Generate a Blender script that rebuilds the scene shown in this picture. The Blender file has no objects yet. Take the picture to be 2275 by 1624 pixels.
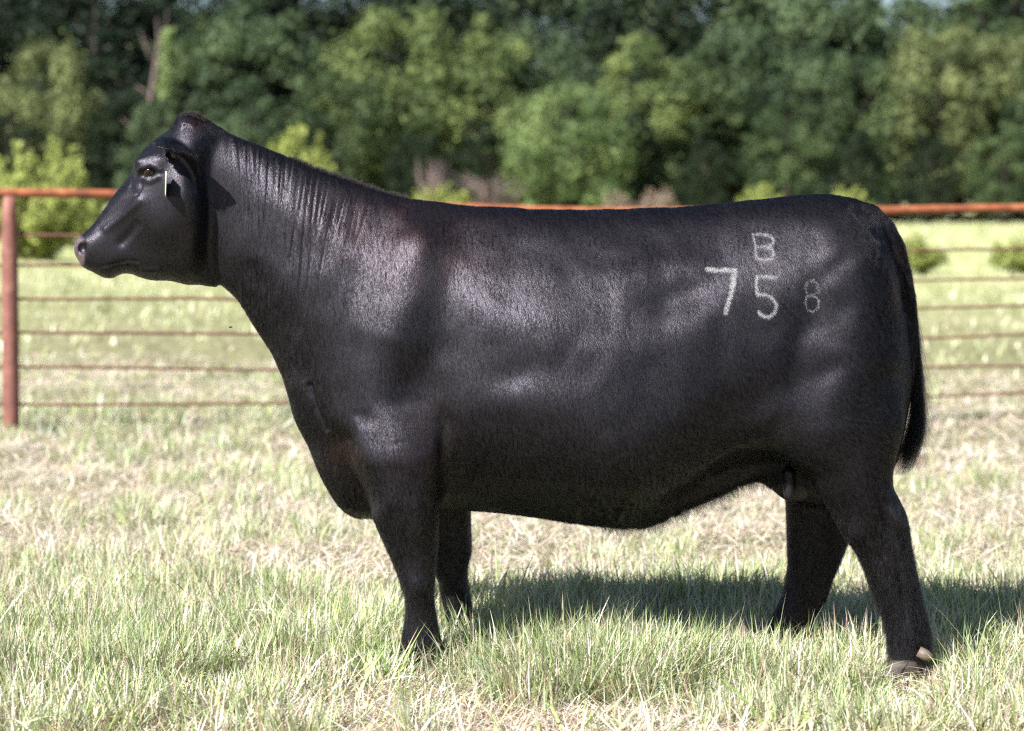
CLAY=False; GRASS=True; TREES=True; N_HAIR=1000000; HAIR_R=(.24,.33); HAIR_W=.00018; HAIR_IOR=1.27; SK=(.40,.56,.30); EYE_Y=.094
import bpy, bmesh, math, random, time
import numpy as np
from mathutils import Vector, Matrix
T0 = time.time()
rng = np.random.default_rng(7)
random.seed(7)
R = math.radians
# ------------------------------------------------------------------ camera, sky, sun, exposure
sc = bpy.context.scene
LENS, CAM_D, CAM_H = 85.0, 7.0, 1.28
FP = LENS / 36.0 * 2274.0                    # focal length in the 2274 px wide reference frame
HOR = 500.0                                  # eye level line in that frame
cd = bpy.data.cameras.new("camera"); cam = bpy.data.objects.new("camera", cd)
sc.collection.objects.link(cam); sc.camera = cam
cam.location = (0, -CAM_D, CAM_H); cam.rotation_euler = (R(90), 0, 0)
cd.lens = LENS; cd.sensor_width = 36; cd.shift_y = -(812.0 - HOR) / 2274.0
cd.clip_start = 0.1; cd.clip_end = 3000
cd.dof.use_dof = True; cd.dof.focus_distance = 6.75; cd.dof.aperture_fstop = 3.1

SUN_EL, SUN_AZ = 41.5, 43.0                  # azimuth: light comes from camera-left-front
sdir = Vector((-math.sin(R(SUN_AZ)) * math.cos(R(SUN_EL)), -math.cos(R(SUN_AZ)) * math.cos(R(SUN_EL)), math.sin(R(SUN_EL))))
ld = bpy.data.lights.new("sun", "SUN"); lo = bpy.data.objects.new("sun", ld); sc.collection.objects.link(lo)
ld.energy = 5.0; ld.angle = R(0.53); ld.color = (1.0, 0.965, 0.925)
lo.rotation_euler = sdir.to_track_quat('Z', 'Y').to_euler(); lo.location = (-8, -8, 12)
w = bpy.data.worlds.new("World"); sc.world = w; w.use_nodes = True
wn = w.node_tree.nodes; wl = w.node_tree.links
sky = wn.new("ShaderNodeTexSky"); sky.sky_type = 'NISHITA'; sky.sun_disc = False
sky.sun_elevation = R(SUN_EL); sky.sun_rotation = R(180 + SUN_AZ)
sky.air_density = 1.0; sky.dust_density = 0.6; sky.ozone_density = 1.4
bg = wn["Background"]; bg.inputs[1].default_value = 0.05
wl.new(sky.outputs[0], bg.inputs[0])
sc.view_settings.view_transform = 'Standard'; sc.view_settings.look = 'None'
sc.view_settings.exposure = 1.2; sc.view_settings.gamma = 1.0
sc.render.engine = 'CYCLES'
cy = sc.cycles
cy.max_bounces = 6; cy.diffuse_bounces = 2; cy.glossy_bounces = 3; cy.transmission_bounces = 4; cy.transparent_max_bounces = 8
cy.use_denoising = False; cy.sample_clamp_indirect = 6.0
cy.filter_width = 1.3
sc.cycles_curves.shape = 'RIBBONS'

# ------------------------------------------------------------------ helpers
def P(u, v, y=0.0):
    d = CAM_D + y
    return ((u - 1137.0) * d / FP, y, CAM_H - (v - HOR) * d / FP)
def H2(a, b):                                # head close-up crop -> reference frame
    return ((160 + a / 3.248) * 0.8883, (240 + b / 3.248) * 0.8883)
def link(o): sc.collection.objects.link(o); return o
def tag(o, label=None, cat=None, group=None, kind=None):
    if label: o['label'] = label
    if cat: o['category'] = cat
    if group: o['group'] = group
    if kind: o['kind'] = kind
    return o
def np_mesh(name, verts, faces_idx, loop_tot, mat=None, smooth=True):
    """verts (n,3); faces_idx flat loop indices; loop_tot per-face sizes (int or array)"""
    me = bpy.data.meshes.new(name)
    verts = np.asarray(verts, np.float32); fi = np.asarray(faces_idx, np.int32).ravel()
    if np.isscalar(loop_tot): loop_tot = np.full(len(fi) // loop_tot, loop_tot, np.int32)
    me.vertices.add(len(verts)); me.vertices.foreach_set('co', verts.ravel())
    me.loops.add(len(fi)); me.loops.foreach_set('vertex_index', fi)
    me.polygons.add(len(loop_tot))
    st = np.concatenate([[0], np.cumsum(loop_tot)[:-1]]).astype(np.int32)
    me.polygons.foreach_set('loop_start', st)
    if smooth: me.polygons.foreach_set('use_smooth', np.ones(len(loop_tot), bool))
    me.update(calc_edges=True); me.validate()
    if mat: me.materials.append(mat)
    return me
def obj(name, me, parent=None):
    o = bpy.data.objects.new(name, me); link(o)
    if parent: o.parent = parent
    return o
def empty(name, loc=(0, 0, 0)):
    o = bpy.data.objects.new(name, None); link(o); o.location = loc; o.empty_display_size = 0.2
    return o
def tube(pts, rad, seg=12, cap=True):
    """tube mesh along points; rad scalar or list; returns verts, loops, sizes"""
    pts = np.asarray(pts, float); n = len(pts)
    rad = np.full(n, rad, float) if np.isscalar(rad) else np.asarray(rad, float)
    tg = np.gradient(pts, axis=0); tg /= np.linalg.norm(tg, axis=1)[:, None] + 1e-12
    up = np.array([0, 0, 1.0]) if abs(tg[0][2]) < .9 else np.array([0, 1.0, 0])
    vs = []
    a = np.cross(tg[0], up); a /= np.linalg.norm(a)
    th = np.linspace(0, 2 * np.pi, seg, endpoint=False)
    for i in range(n):
        a = a - tg[i] * a.dot(tg[i]); a /= np.linalg.norm(a); b = np.cross(tg[i], a)
        vs.append(pts[i] + rad[i] * (np.cos(th)[:, None] * a + np.sin(th)[:, None] * b))
    vs = np.concatenate(vs); f = []; s = []
    for i in range(n - 1):
        for j in range(seg):
            k = (j + 1) % seg
            f += [i * seg + j, i * seg + k, (i + 1) * seg + k, (i + 1) * seg + j]; s.append(4)
    if cap:
        f += list(range(seg))[::-1]; s.append(seg)
        f += [(n - 1) * seg + j for j in range(seg)]; s.append(seg)
    return vs, f, s
class MB:
    def __init__(self): self.v = []; self.f = []; self.s = []; self.n = 0
    def add(self, v, f, s):
        self.v.append(np.asarray(v, float)); self.f.append(np.asarray(f, int) + self.n); self.s += list(s); self.n += len(v); return self
    def build(self, name, mat, parent=None, smooth=True):
        me = np_mesh(name, np.concatenate(self.v), np.concatenate(self.f), np.array(self.s, np.int32), mat, smooth)
        return obj(name, me, parent)
def mat_new(name):
    m = bpy.data.materials.new(name); m.use_nodes = True
    return m, m.node_tree.nodes, m.node_tree.links, m.node_tree.nodes['Principled BSDF']
def ramp(nd, stops):
    r = nd.new('ShaderNodeValToRGB'); e = r.color_ramp.elements
    while len(e) > 2: e.remove(e[-1])
    e[0].position, e[0].color = stops[0][0], (*stops[0][1], 1)
    e[1].position, e[1].color = stops[1][0], (*stops[1][1], 1)
    for p, c in stops[2:]:
        q = e.new(p); q.color = (*c, 1)
    return r
# smooth value noise on a lattice, numpy
_L = np.random.default_rng(3).random((32, 32, 32)).astype(np.float32)
def vnoise(x, y, z=0.0):
    x, y, z = np.broadcast_arrays(np.asarray(x, np.float64), y, z)
    xi, yi, zi = np.floor(x), np.floor(y), np.floor(z)
    fx, fy, fz = x - xi, y - yi, z - zi
    fx, fy, fz = [t * t * (3 - 2 * t) for t in (fx, fy, fz)]
    xi, yi, zi = [t.astype(int) for t in (xi, yi, zi)]
    out = 0
    for a in (0, 1):
        for b in (0, 1):
            for c in (0, 1):
                wgt = (fx if a else 1 - fx) * (fy if b else 1 - fy) * (fz if c else 1 - fz)
                out = out + wgt * _L[(xi + a) % 32, (yi + b) % 32, (zi + c) % 32]
    return out * 2 - 1
def ground_h(x, y):
    x = np.asarray(x, float); y = np.asarray(y, float)
    d = y + CAM_D
    base = np.interp(d, [0, 5, 8, 13, 16, 20, 40, 90, 150, 200, 260, 400], [0.02, 0, 0, -.07, -.16, -.17, -.04, .45, 1.15, 1.9, 3.0, 5.0])
    tilt = -0.02 * np.clip((d - 8) / 8, 0, 1) * np.clip(x, -30, 30) * np.clip(40 / np.maximum(d, 1), 0, 1)
    bump = .02 * vnoise(x * 1.3 + 5, y * 1.3) + .008 * vnoise(x * 5, y * 5 + 9)
    return base + tilt + bump * np.clip(d / 10, .5, 3)
# ------------------------------------------------------------------ the cow
def interp_rows(rows, y):
    """rows of (v, front u, back u, half width in y) at depth y -> arrays Z, xc, a, b"""
    z = []; xc = []; a = []; b = []
    for v, u0, u1, hw in rows:
        p0 = P(u0, v, y); p1 = P(u1, v, y)
        z.append(p0[2]); xc.append((p0[0] + p1[0]) / 2); a.append((p1[0] - p0[0]) / 2); b.append(hw)
    o = np.argsort(z); return [np.array(t)[o] for t in (z, xc, a, b)]
def catm(pts, n=6, closed=False):
    pts = np.asarray(pts, float); out = []
    m = len(pts)
    for i in range(m if closed else m - 1):
        p0 = pts[(i - 1) % m] if closed or i > 0 else pts[i]
        p1 = pts[i]; p2 = pts[(i + 1) % m]
        p3 = pts[(i + 2) % m] if closed or i + 2 < m else p2
        for t in np.linspace(0, 1, n, endpoint=False):
            out.append(.5 * ((2 * p1) + (-p0 + p2) * t + (2 * p0 - 5 * p1 + 4 * p2 - p3) * t * t + (-p0 + 3 * p1 - 3 * p2 + p3) * t ** 3))
    if not closed: out.append(pts[-1])
    return np.array(out)
def poly_sd(poly, X, Z):
    """signed distance (positive inside) to a polygon on grid arrays X,Z"""
    d2 = np.full(X.shape, 1e9); ins = np.zeros(X.shape, bool)
    n = len(poly)
    for i in range(n):
        ax, az = poly[i]; bx, bz = poly[(i + 1) % n]
        ex, ez = bx - ax, bz - az; L = ex * ex + ez * ez + 1e-14
        t = np.clip(((X - ax) * ex + (Z - az) * ez) / L, 0, 1)
        d2 = np.minimum(d2, (X - ax - t * ex) ** 2 + (Z - az - t * ez) ** 2)
        c = (az > Z) != (bz > Z)
        ins ^= c & (X < ex * (Z - az) / (ez if abs(ez) > 1e-12 else 1e-12) + ax)
    d = np.sqrt(d2); return np.where(ins, d, -d)
def blur2(a, k):
    for ax in (0, 1):
        for _ in range(2):
            c = np.cumsum(np.pad(a, [(k + 1, k) if i == ax else (0, 0) for i in (0, 1)], mode='edge'), axis=ax)
            n = a.shape[ax]
            hi = np.take(c, np.arange(n) + 2 * k + 1, axis=ax); lo_ = np.take(c, np.arange(n), axis=ax)
            a = (hi - lo_) / (2 * k + 1)
    return a
def smin(a, b, k):
    h = np.maximum(k - np.abs(a - b), 0) / k
    return np.minimum(a, b) - h * h * k * .25

TORSO = [(400,420),(405,330),(425,272),(445,263),(480,283),(520,301),(600,336),(660,359),(700,376),(760,397),(800,411),(850,428),(900,440),(960,448),(1020,456),(1100,463),(1200,467),(1300,466),(1400,464),(1500,459),(1600,451),(1700,441),(1780,434),(1830,432),(1875,439),(1915,456),(1945,482),(1968,525),(1985,580),(2000,640),(2013,720),(2020,800),(2021,870),(2014,930),(2000,985),(1984,1035),(1950,1070),(1880,1085),(1800,1085),(1740,1066),(1690,1064),(1640,1079),(1600,1098),(1550,1119),(1500,1140),(1450,1159),(1400,1166),(1300,1161),(1200,1149),(1100,1138),(1045,1133),(1000,1130),(920,1142),(850,1151),(800,1151),(775,1143),(752,1124),(725,1083),(705,1043),(688,1000),(670,965),(655,928),(644,885),(630,838),(612,795),(590,760),(560,716),(532,672),(512,650),(480,620),(430,540)]
HEADC = [(1290,300),(1240,262),(1180,218),(1130,190),(1080,155),(1000,141),(940,160),(905,205),(885,252),(825,295),(780,330),(720,372),(660,430),(610,500),(575,565),(545,635),(495,705),(430,780),(370,862),(310,950),(260,1018),(200,1083),(145,1128),(108,1165),(88,1212),(84,1260),(98,1300),(128,1352),(158,1395),(205,1416),(255,1440),(320,1474),(385,1481),(430,1463),(485,1442),(560,1450),(640,1480),(740,1500),(840,1500),(920,1514),(1000,1533),(1100,1535),(1200,1550),(1240,1540),(1270,1400),(1270,1000),(1290,600)]
FORE = [(830,815,960,.06),(900,800,975,.085),(950,797,985,.095),(1000,800,982,.1),(1060,813,976,.095),(1100,820,974,.09),(1150,832,973,.08),(1197,852,972,.07),(1237,870,968,.063),(1276,885,965,.060),(1302,894,963,.057),(1324,901,962,.052),(1350,903,965,.045),(1375,901,969,.044),(1403,896,973,.047),(1430,891,980,.052),(1455,885,984,.052),(1480,878,976,.05),(1495,874,974,.05)]
FOREF = [(900,840,1020,.08),(1000,850,1030,.09),(1080,870,1040,.085),(1136,895,1044,.075),(1193,920,1045,.068),(1224,938,1046,.064),(1241,950,1042,.061),(1263,960,1037,.059),(1290,976,1037,.055),(1324,981,1043,.047),(1355,983,1047,.044),(1375,984,1056,.046),(1395,980,1060,.05),(1415,975,1052,.05),(1436,970,1050,.05)]
HIND = [(760,1770,1995,.08),(800,1735,2008,.10),(850,1710,2018,.115),(900,1700,2017,.12),(950,1705,2008,.125),(985,1722,1999,.12),(1021,1750,1989,.115),(1035,1777,1985,.11),(1053,1797,1982,.105),(1082,1814,1983,.095),(1111,1831,1998,.085),(1139,1847,2012,.078),(1172,1864,2020,.072),(1201,1883,2023,.067),(1225,1901,2026,.062),(1258,1918,2032,.056),(1299,1934,2040,.050),(1340,1950,2048,.046),(1385,1967,2059,.046),(1418,1973,2065,.049),(1450,1975,2064,.052),(1475,1973,2060,.052),(1500,1970,2058,.05)]
HINDF = [(800,1700,1960,.08),(900,1690,1960,.11),(1000,1710,1940,.11),(1060,1735,1925,.105),(1094,1743,1915,.095),(1143,1746,1900,.082),(1189,1748,1884,.072),(1220,1749,1873,.068),(1254,1750,1860,.062),(1286,1746,1846,.057),(1327,1737,1834,.050),(1360,1720,1816,.047),(1397,1704,1797,.048),(1418,1697,1790,.05),(1436,1690,1782,.05)]
YF, YFF, YH, YHF = -.185, .20, -.20, .20
VOX = 0.006
def build_body():
    x0, x1, y0, y1, z0, z1 = -1.33, 1.31, -.47, .47, 0.0, 1.64
    nx, ny, nz = [int((b - a) / VOX) for a, b in ((x0, x1), (y0, y1), (z0, z1))]
    xs = x0 + VOX * np.arange(nx); ys = (y0 + VOX * np.arange(ny)).astype(np.float32); zs = z0 + VOX * np.arange(nz)
    F = np.full((nx, ny, nz), 0.3, np.float32)
    def sub(a0, a1, b0, b1, c0, c1):
        i0, i1 = np.clip([int((a0 - x0) / VOX), int((a1 - x0) / VOX) + 1], 0, nx)
        j0, j1 = np.clip([int((b0 - y0) / VOX), int((b1 - y0) / VOX) + 1], 0, ny)
        k0, k1 = np.clip([int((c0 - z0) / VOX), int((c1 - z0) / VOX) + 1], 0, nz)
        return slice(i0, i1), slice(j0, j1), slice(k0, k1)
    def merge(sl, f, k): F[sl] = smin(F[sl], f.astype(np.float32), k)
    def inflate(poly, W, Rr, sl, k, yc=0.0):
        X, Z = np.meshgrid(xs[sl[0]], zs[sl[2]], indexing='ij')
        d = poly_sd(poly, X, Z)
        Wm = W(X, Z); Rm = Rr(X, Z)
        t = np.clip(d / Rm, -1.6, 1)
        H = 1 - t
        s = Wm * np.clip(t, 0, 1) + Rm * (1 - np.clip(t, 0, 1))
        # soften the medial crease
        H = np.where(d > VOX * 6, blur2(H, 3), H)
        f = (np.sqrt((np.abs(ys[sl[1]] - yc)[None, :, None] / Wm[:, None, :]) ** 2 + (H ** 2)[:, None, :]) - 1) * s[:, None, :]
        merge(sl, f, k)
    # torso and neck
    tp = np.array([P(u, v)[::2] for u, v in catm(TORSO, 3, True)])
    uu = np.array([380, 440, 500, 560, 620, 680, 750, 830, 900, 980, 1080, 1200, 1350, 1480, 1600, 1700, 1800, 1900, 1980, 2040])
    ww = np.array([.060, .062, .070, .092, .118, .142, .175, .215, .245, .275, .315, .350, .362, .350, .325, .305, .285, .250, .20, .16])
    xw = (uu - 1137) * 7 / FP
    def W(X, Z):
        b = np.interp(X, xw, ww)
        zz = Z
        # narrower withers and back, narrower brisket and throat
        up = np.clip((zz - .68) / .64, 0, 1) ** 1.35
        b = b * (1 - .38 * up * np.interp(X, [-.6, -.3, .4, .9], [0, .8, 1, .6]))
        zn = np.interp(X, [-.85, -.4, -.2], [1.34, 1.10, .97])
        b = b * (1 + np.interp(X, [-.95, -.75, -.45, -.25], [.2, 1, 1, 0]) * (.10 - .34 * np.clip((zz - zn + .12) / .34, 0, 1)))
        bris = np.clip((.78 - zz) / .35, 0, 1) * np.interp(X, [-.55, -.12, .05, .3], [1, 1, .55, 0])
        b = b * (1 - .36 * bris)
        flank = np.clip((.80 - zz) / .25, 0, 1) * np.interp(X, [.30, .55, .8], [0, 1, 1])
        b = b * (1 - .14 * flank)
        zf = np.interp(X, [.42, .55, .63, .71, .77, .84], [.49, .57, .61, .63, .62, .60])
        fo = np.clip((zf + .035 - zz) / .06, 0, 1); fo = fo * fo * (3 - 2 * fo) * np.interp(X, [.38, .56, .85, .95], [0, 1, 1, 1])
        return blur2(b, 6) * (1 - .58 * blur2(fo, 2))
    def Rr(X, Z):
        r = np.interp(X, [-1, -.75, -.5, -.2, .2, .6, .85, 1.1], [.12, .15, .2, .31, .45, .41, .28, .18])
        rb = np.interp(X, [-1, -.75, -.5, -.2, .2, .6, .85, 1.1], [.13, .16, .2, .26, .28, .28, .24, .18])
        low = np.clip((.97 - Z) / .24, 0, 1); low = low * low * (3 - 2 * low)
        return blur2(r * (1 - low) + rb * low, 8)
    sl = sub(-1.1, 1.3, y0, y1, .35, z1)
    inflate(tp, W, Rr, sl, .02)
    def caps(pts, k):
        """tapered capsule chain; pts = (x,y,z,r)"""
        A_ = np.array(pts); m = A_[:, 3].max() + .05 + k; lo_ = A_[:, :3].min(0) - m; hi = A_[:, :3].max(0) + m
        s_ = sub(lo_[0], hi[0], lo_[1], hi[1], lo_[2], hi[2]); best = None
        for (p, q) in zip(pts[:-1], pts[1:]):
            a = np.array(p[:3]); b = np.array(q[:3]); ra, rb = p[3], q[3]
            X = xs[s_[0]][:, None, None].astype(np.float32); Y = ys[s_[1]][None, :, None]; Z = zs[s_[2]][None, None, :].astype(np.float32)
            e = b - a; L = e.dot(e)
            t = np.clip(((X - a[0]) * e[0] + (Y - a[1]) * e[1] + (Z - a[2]) * e[2]) / L, 0, 1)
            dd = np.sqrt((X - a[0] - t * e[0]) ** 2 + (Y - a[1] - t * e[1]) ** 2 + (Z - a[2] - t * e[2]) ** 2)
            dd = dd - (ra + (rb - ra) * t); best = dd if best is None else np.minimum(best, dd)
        merge(s_, best, k)
    def C(u, v, y, r): return (*P(u, v, y), r)
    for s in (-1, 1):
        # shoulder blade, upper arm, point of shoulder
        caps([C(930, 560, s * .13, .06), C(880, 760, s * .165, .085), C(850, 900, s * .165, .085), C(900, 1010, s * .175, .085)], .09)
        caps([C(800, 930, s * .13, .06), C(838, 1010, s * .165, .06)], .07)
        # hook and pin bones, rump muscle, stifle
        caps([C(1900, 620, s * .135, .085), C(1890, 800, s * .16, .115), C(1850, 930, s * .165, .115)], .10)
        caps([C(1730, 915, s * .195, .055), C(1800, 985, s * .19, .06)], .08)
    # legs
    def leg(rows, yc, k, yk=None):
        z, xc, a, b = interp_rows(rows, yc)
        s_ = sub((xc - a).min() - .06, (xc + a).max() + .06, yc - .2, yc + .2, max(z.min(), 0) - .0, z.max())
        Z = zs[s_[2]]
        XC, A, B = [np.interp(Z, z, t) for t in (xc, a, b)]
        sm = lambda t: np.convolve(np.pad(t, 2, mode='edge'), np.ones(5) / 5, 'valid')
        XC, A, B = sm(XC), sm(A), sm(B)
        YC = np.full_like(Z, yc) if yk is None else np.interp(Z, *yk)
        X = xs[s_[0]][:, None, None]; Y = ys[s_[1]][None, :, None]
        px = np.abs(X - XC) / A; py = np.abs(Y - YC) / B
        f = ((px ** 2.2 + py ** 2.2) ** (1 / 2.2) - 1) * np.minimum(A, B)
        # fade in at the top so the leg grows out of the body
        top = np.clip((Z - (z.max() - .24)) / .24, 0, 1)
        merge(s_, f + .09 * top ** 1.7, k)
    leg(FORE, YF, .085, ([0, .35, .5, .62, .8], [YF, YF - .02, YF - .035, YF - .025, YF + .02])); leg(FOREF, YFF, .035)
    leg(HIND, YH, .045, ([0, .3, .6, .9], [YH, YH + .01, YH + .02, YH + .045])); leg(HINDF, YHF, .045, ([0, .3, .6, .9], [YHF, YHF - .01, YHF - .02, YHF - .045]))
    # udder and teats
    caps([C(1770, 1050, -.03, .085), C(1840, 1050, 0, .10)], .06)
    for u, v, y, l in ((1704, 1064, -.12, 26), (1724, 1072, .03, 26), (1752, 1076, -.13, 38), (1769, 1086, .0, 34)):
        caps([C(u, v - 24, y, .018), C(u, v + l - 14, y, .0145)], .010)
    # tail dock
    caps([C(1890, 475, 0, .045), C(1930, 480, 0, .036), C(1962, 507, 0, .033), C(1985, 550, 0, .031), C(2004, 610, 0, .028), C(2016, 660, 0, .023), C(2025, 710, 0, .019), C(2029, 790, 0, .015), C(2031, 860, 0, .010), C(2030, 920, 0, .005)], .014)
    # head
    hp = np.array([P(*H2(a, b))[::2] for a, b in catm(HEADC, 2, True)])
    pa = np.array(P(*H2(1010, 220))[::2]); pm = np.array(P(*H2(110, 1290))[::2]); ax = pm - pa; Lh = np.linalg.norm(ax); ax /= Lh
    nrm = np.array([ax[1], -ax[0]])
    if nrm[1] < 0: nrm = -nrm                    # towards the forehead
    def Wh(X, Z):
        s = ((X - pa[0]) * ax[0] + (Z - pa[1]) * ax[1]) / Lh; q = (X - pa[0]) * nrm[0] + (Z - pa[1]) * nrm[1]
        b = np.interp(s, [-.2, 0, .12, .3, .45, .6, .75, .88, 1.0], [.075, .085, .105, .118, .102, .083, .068, .066, .060])
        ck = np.exp(-(((s - .40) / .2) ** 2 + ((q + .15) / .12) ** 2))    # cheek muscle
        fh = np.clip(q / .05, 0, 1) * .12
        eb = [300, 600, 900, 1100, 1300, 1500]; ez = [P(*H2(0, q_))[2] for q_ in eb]; ex = [P(*H2(q_, 0))[0] for q_ in (1180, 1085, 1118, 1125, 1085, 1000)]
        bk = np.clip((X - np.interp(Z, ez[::-1], ex[::-1]) + .006) / .045, 0, 1)
        return blur2((b * (1 - fh) + .020 * ck - .22 * np.clip(q + .05, -.11, .05) * np.clip(1.1 - s, 0, 1)) * (1 - .55 * bk), 3)
    def Rh(X, Z):
        s = ((X - pa[0]) * ax[0] + (Z - pa[1]) * ax[1]) / Lh
        return blur2(np.interp(s, [-.1, .1, .4, .7, 1.0], [.06, .085, .09, .065, .05]), 3)
    s_ = sub(-1.33, -.70, -.16, .16, 1.05, z1)
    inflate(hp, Wh, Rh, s_, .022)
    # poll knob and brow
    for s in (-1, 1):
        caps([C(*H2(640, 560), s * .083, .022), C(*H2(760, 540), s * .092, .022)], .035)
        # ear: leaf reaching outwards, drooping, hollow on the lower front side
        e0 = np.array(P(*H2(880, 398), s * .083))
        L_ = np.array([.080, s * .095, -.040]); LL = np.linalg.norm(L_); L_ /= LL
        N_ = np.array([-.45, s * .35, -.80]); N_ -= L_ * N_.dot(L_); N_ /= np.linalg.norm(N_); U_ = np.cross(L_, N_)
        sa, sb_ = sorted((s * .05, s * .30))
        q_ = sub(e0[0] - .14, e0[0] + .18, sa, sb_, e0[2] - .16, e0[2] + .14)
        X = xs[q_[0]][:, None, None] - e0[0]; Y = ys[q_[1]][None, :, None] - e0[1]; Z = zs[q_[2]][None, None, :] - e0[2]
        l = (X * L_[0] + Y * L_[1] + Z * L_[2]) / LL; uu_ = X * U_[0] + Y * U_[1] + Z * U_[2]; nn = X * N_[0] + Y * N_[1] + Z * N_[2]
        lw = .029 + .055 * np.sqrt(np.clip(np.sin(np.pi * np.clip(l * .9 + .1, 0, 1)), 0, 1))
        curv = .35 * (uu_ ** 2) / .05        # cup
        f = np.maximum(np.sqrt((uu_ / lw) ** 2 + ((nn - curv) / .011) ** 2 + np.maximum(l - .75, 0) ** 2 * 12 + np.maximum(-l - .1, 0) ** 2 * 40) - 1, -1) * .011
        merge(q_, f, .014)
    # nostrils, mouth, eye sockets
    def carve(c, r, k=.006):
        m = max(r) + .02
        q_ = sub(c[0] - m, c[0] + m, c[1] - m, c[1] + m, c[2] - m, c[2] + m)
        X = (xs[q_[0]][:, None, None] - c[0]) / r[0]; Y = (ys[q_[1]][None, :, None] - c[1]) / r[1]; Z = (zs[q_[2]][None, None, :] - c[2]) / r[2]
        f = (np.sqrt(X * X + Y * Y + Z * Z) - 1) * min(r)
        F[q_] = -smin(-F[q_], f.astype(np.float32), k)
    for s in (-1, 1):
        carve(P(*H2(140, 1235), s * .052), (.014, .020, .019))
        carve(P(*H2(697, 622), s * .128), (.0165, .030, .0105))
    print('sdf', time.time() - T0)
    import openvdb
    g = openvdb.FloatGrid(0.03)
    F = np.clip(F, -.03, .03)
    g.copyFromArray(np.ascontiguousarray(F, dtype=np.float32))
    pts, quads = g.convertToQuads(0.0)
    pts = np.asarray(pts, float) * VOX + np.array([x0, y0, z0]); quads = np.asarray(quads, np.int64)
    # largest component, tidy
    n = len(pts); lab = np.arange(n)
    e = np.concatenate([quads[:, [0, 1]], quads[:, [1, 2]], quads[:, [2, 3]], quads[:, [3, 0]]])
    for _ in range(200):
        m = np.minimum(lab[e[:, 0]], lab[e[:, 1]]); old = lab.copy()
        np.minimum.at(lab, e[:, 0], m); np.minimum.at(lab, e[:, 1], m); lab = lab[lab]
        if (lab == old).all(): break
    big = np.bincount(lab).argmax(); keep = lab == big
    quads = quads[keep[quads].all(1)]; idx = np.cumsum(keep) - 1; quads = idx[quads]; pts = pts[keep]
    # taubin smoothing
    e = np.concatenate([quads[:, [0, 1]], quads[:, [1, 2]], quads[:, [2, 3]], quads[:, [3, 0]]]); n = len(pts)
    deg = np.bincount(np.concatenate([e[:, 0], e[:, 1]]), minlength=n)[:, None]
    def lap(p):
        s = np.stack([np.bincount(e[:, 0], p[e[:, 1], i], n) + np.bincount(e[:, 1], p[e[:, 0], i], n) for i in range(3)], 1)
        return s / deg - p
    headf = np.clip((-.78 - pts[:, 0]) / .06, 0, 1)[:, None]
    for i in range(14):
        wgt = 1 - headf * (0.75 if i > 2 else 0)
        pts = pts + .55 * lap(pts) * wgt; pts = pts - .56 * lap(pts) * wgt
    print('mesh', len(pts), time.time() - T0)
    return pts, quads
def px(co):
    """vertex -> reference-frame picture position, both flanks read alike"""
    d = CAM_D - np.abs(co[:, 1])
    return 1137 + co[:, 0] * FP / d, HOR - (co[:, 2] - CAM_H) * FP / d
def blob(u, v, cu, cv, su, sv, ang=0):
    c, s = math.cos(R(ang)), math.sin(R(ang))
    a = (u - cu) * c + (v - cv) * s; b = -(u - cu) * s + (v - cv) * c
    return np.exp(-(a / su) ** 2 - (b / sv) ** 2)
def stroke(u, v, pts, wd):
    """soft mask along a polyline"""
    d2 = np.full(u.shape, 1e9)
    for (ax, ay), (bx, by) in zip(pts[:-1], pts[1:]):
        ex, ey = bx - ax, by - ay; L = ex * ex + ey * ey + 1e-9
        t = np.clip(((u - ax) * ex + (v - ay) * ey) / L, 0, 1)
        d2 = np.minimum(d2, (u - ax - t * ex) ** 2 + (v - ay - t * ey) ** 2)
    return np.exp(-d2 / wd ** 2)
FEAT = [  # cu, cv, su, sv, angle, amplitude (m)
    (1465, 600, 95, 42, -8, .012), (1530, 655, 90, 38, -20, -.014), (1000, 740, 50, 190, 4, -.0045), (1150, 835, 75, 38, -30, -.006),
    (925, 858, 80, 42, 0, -.007), (905, 960, 70, 60, 0, .004), (1857, 592, 70, 22, -40, -.005), (1888, 675, 34, 34, 0, -.004),
    (1792, 728, 40, 30, -50, -.005), (1842, 822, 60, 26, -25, -.005), (1945, 750, 34, 60, 10, -.004), (1690, 890, 130, 50, -25, -.012),
    (1700, 770, 110, 50, -20, .006), (1580, 690, 60, 90, 35, .006), (1640, 960, 120, 30, -22, .006), (640, 470, 60, 130, 12, .006), (1030, 520, 120, 40, 0, -.005),
    (560, 420, 25, 70, 0, -.003), (850, 900, 40, 90, 8, .004), (986, 1040, 11, 80, 0, -.013), (984, 960, 20, 70, 0, -.006), (1200, 560, 200, 40, 0, -.004), (1970, 1165, 14, 60, -12, -.006), (1925, 1110, 22, 60, -20, .005), (1950, 1230, 16, 50, -14, -.003),
    (930, 1300, 22, 22, 0, .004), (905, 1240, 12, 50, -12, -.004), (960, 1250, 8, 50, 0, .003), (925, 1180, 22, 45, -12, .005), (1992, 1150, 12, 26, -12, .006), (1900, 1190, 20, 24, 0, .004), (2000, 1290, 8, 70, -9, -.004), (2022, 1400, 9, 40, -8, .004), (1985, 1400, 8, 50, -12, -.003), (1010, 1100, 60, 36, 0, .006), (1250, 900, 240, 60, 0, .004), (880, 700, 70, 60, 0, .006), (1330, 700, 220, 50, 4, .005), (1075, 1000, 50, 70, 0, .006),
]
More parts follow.
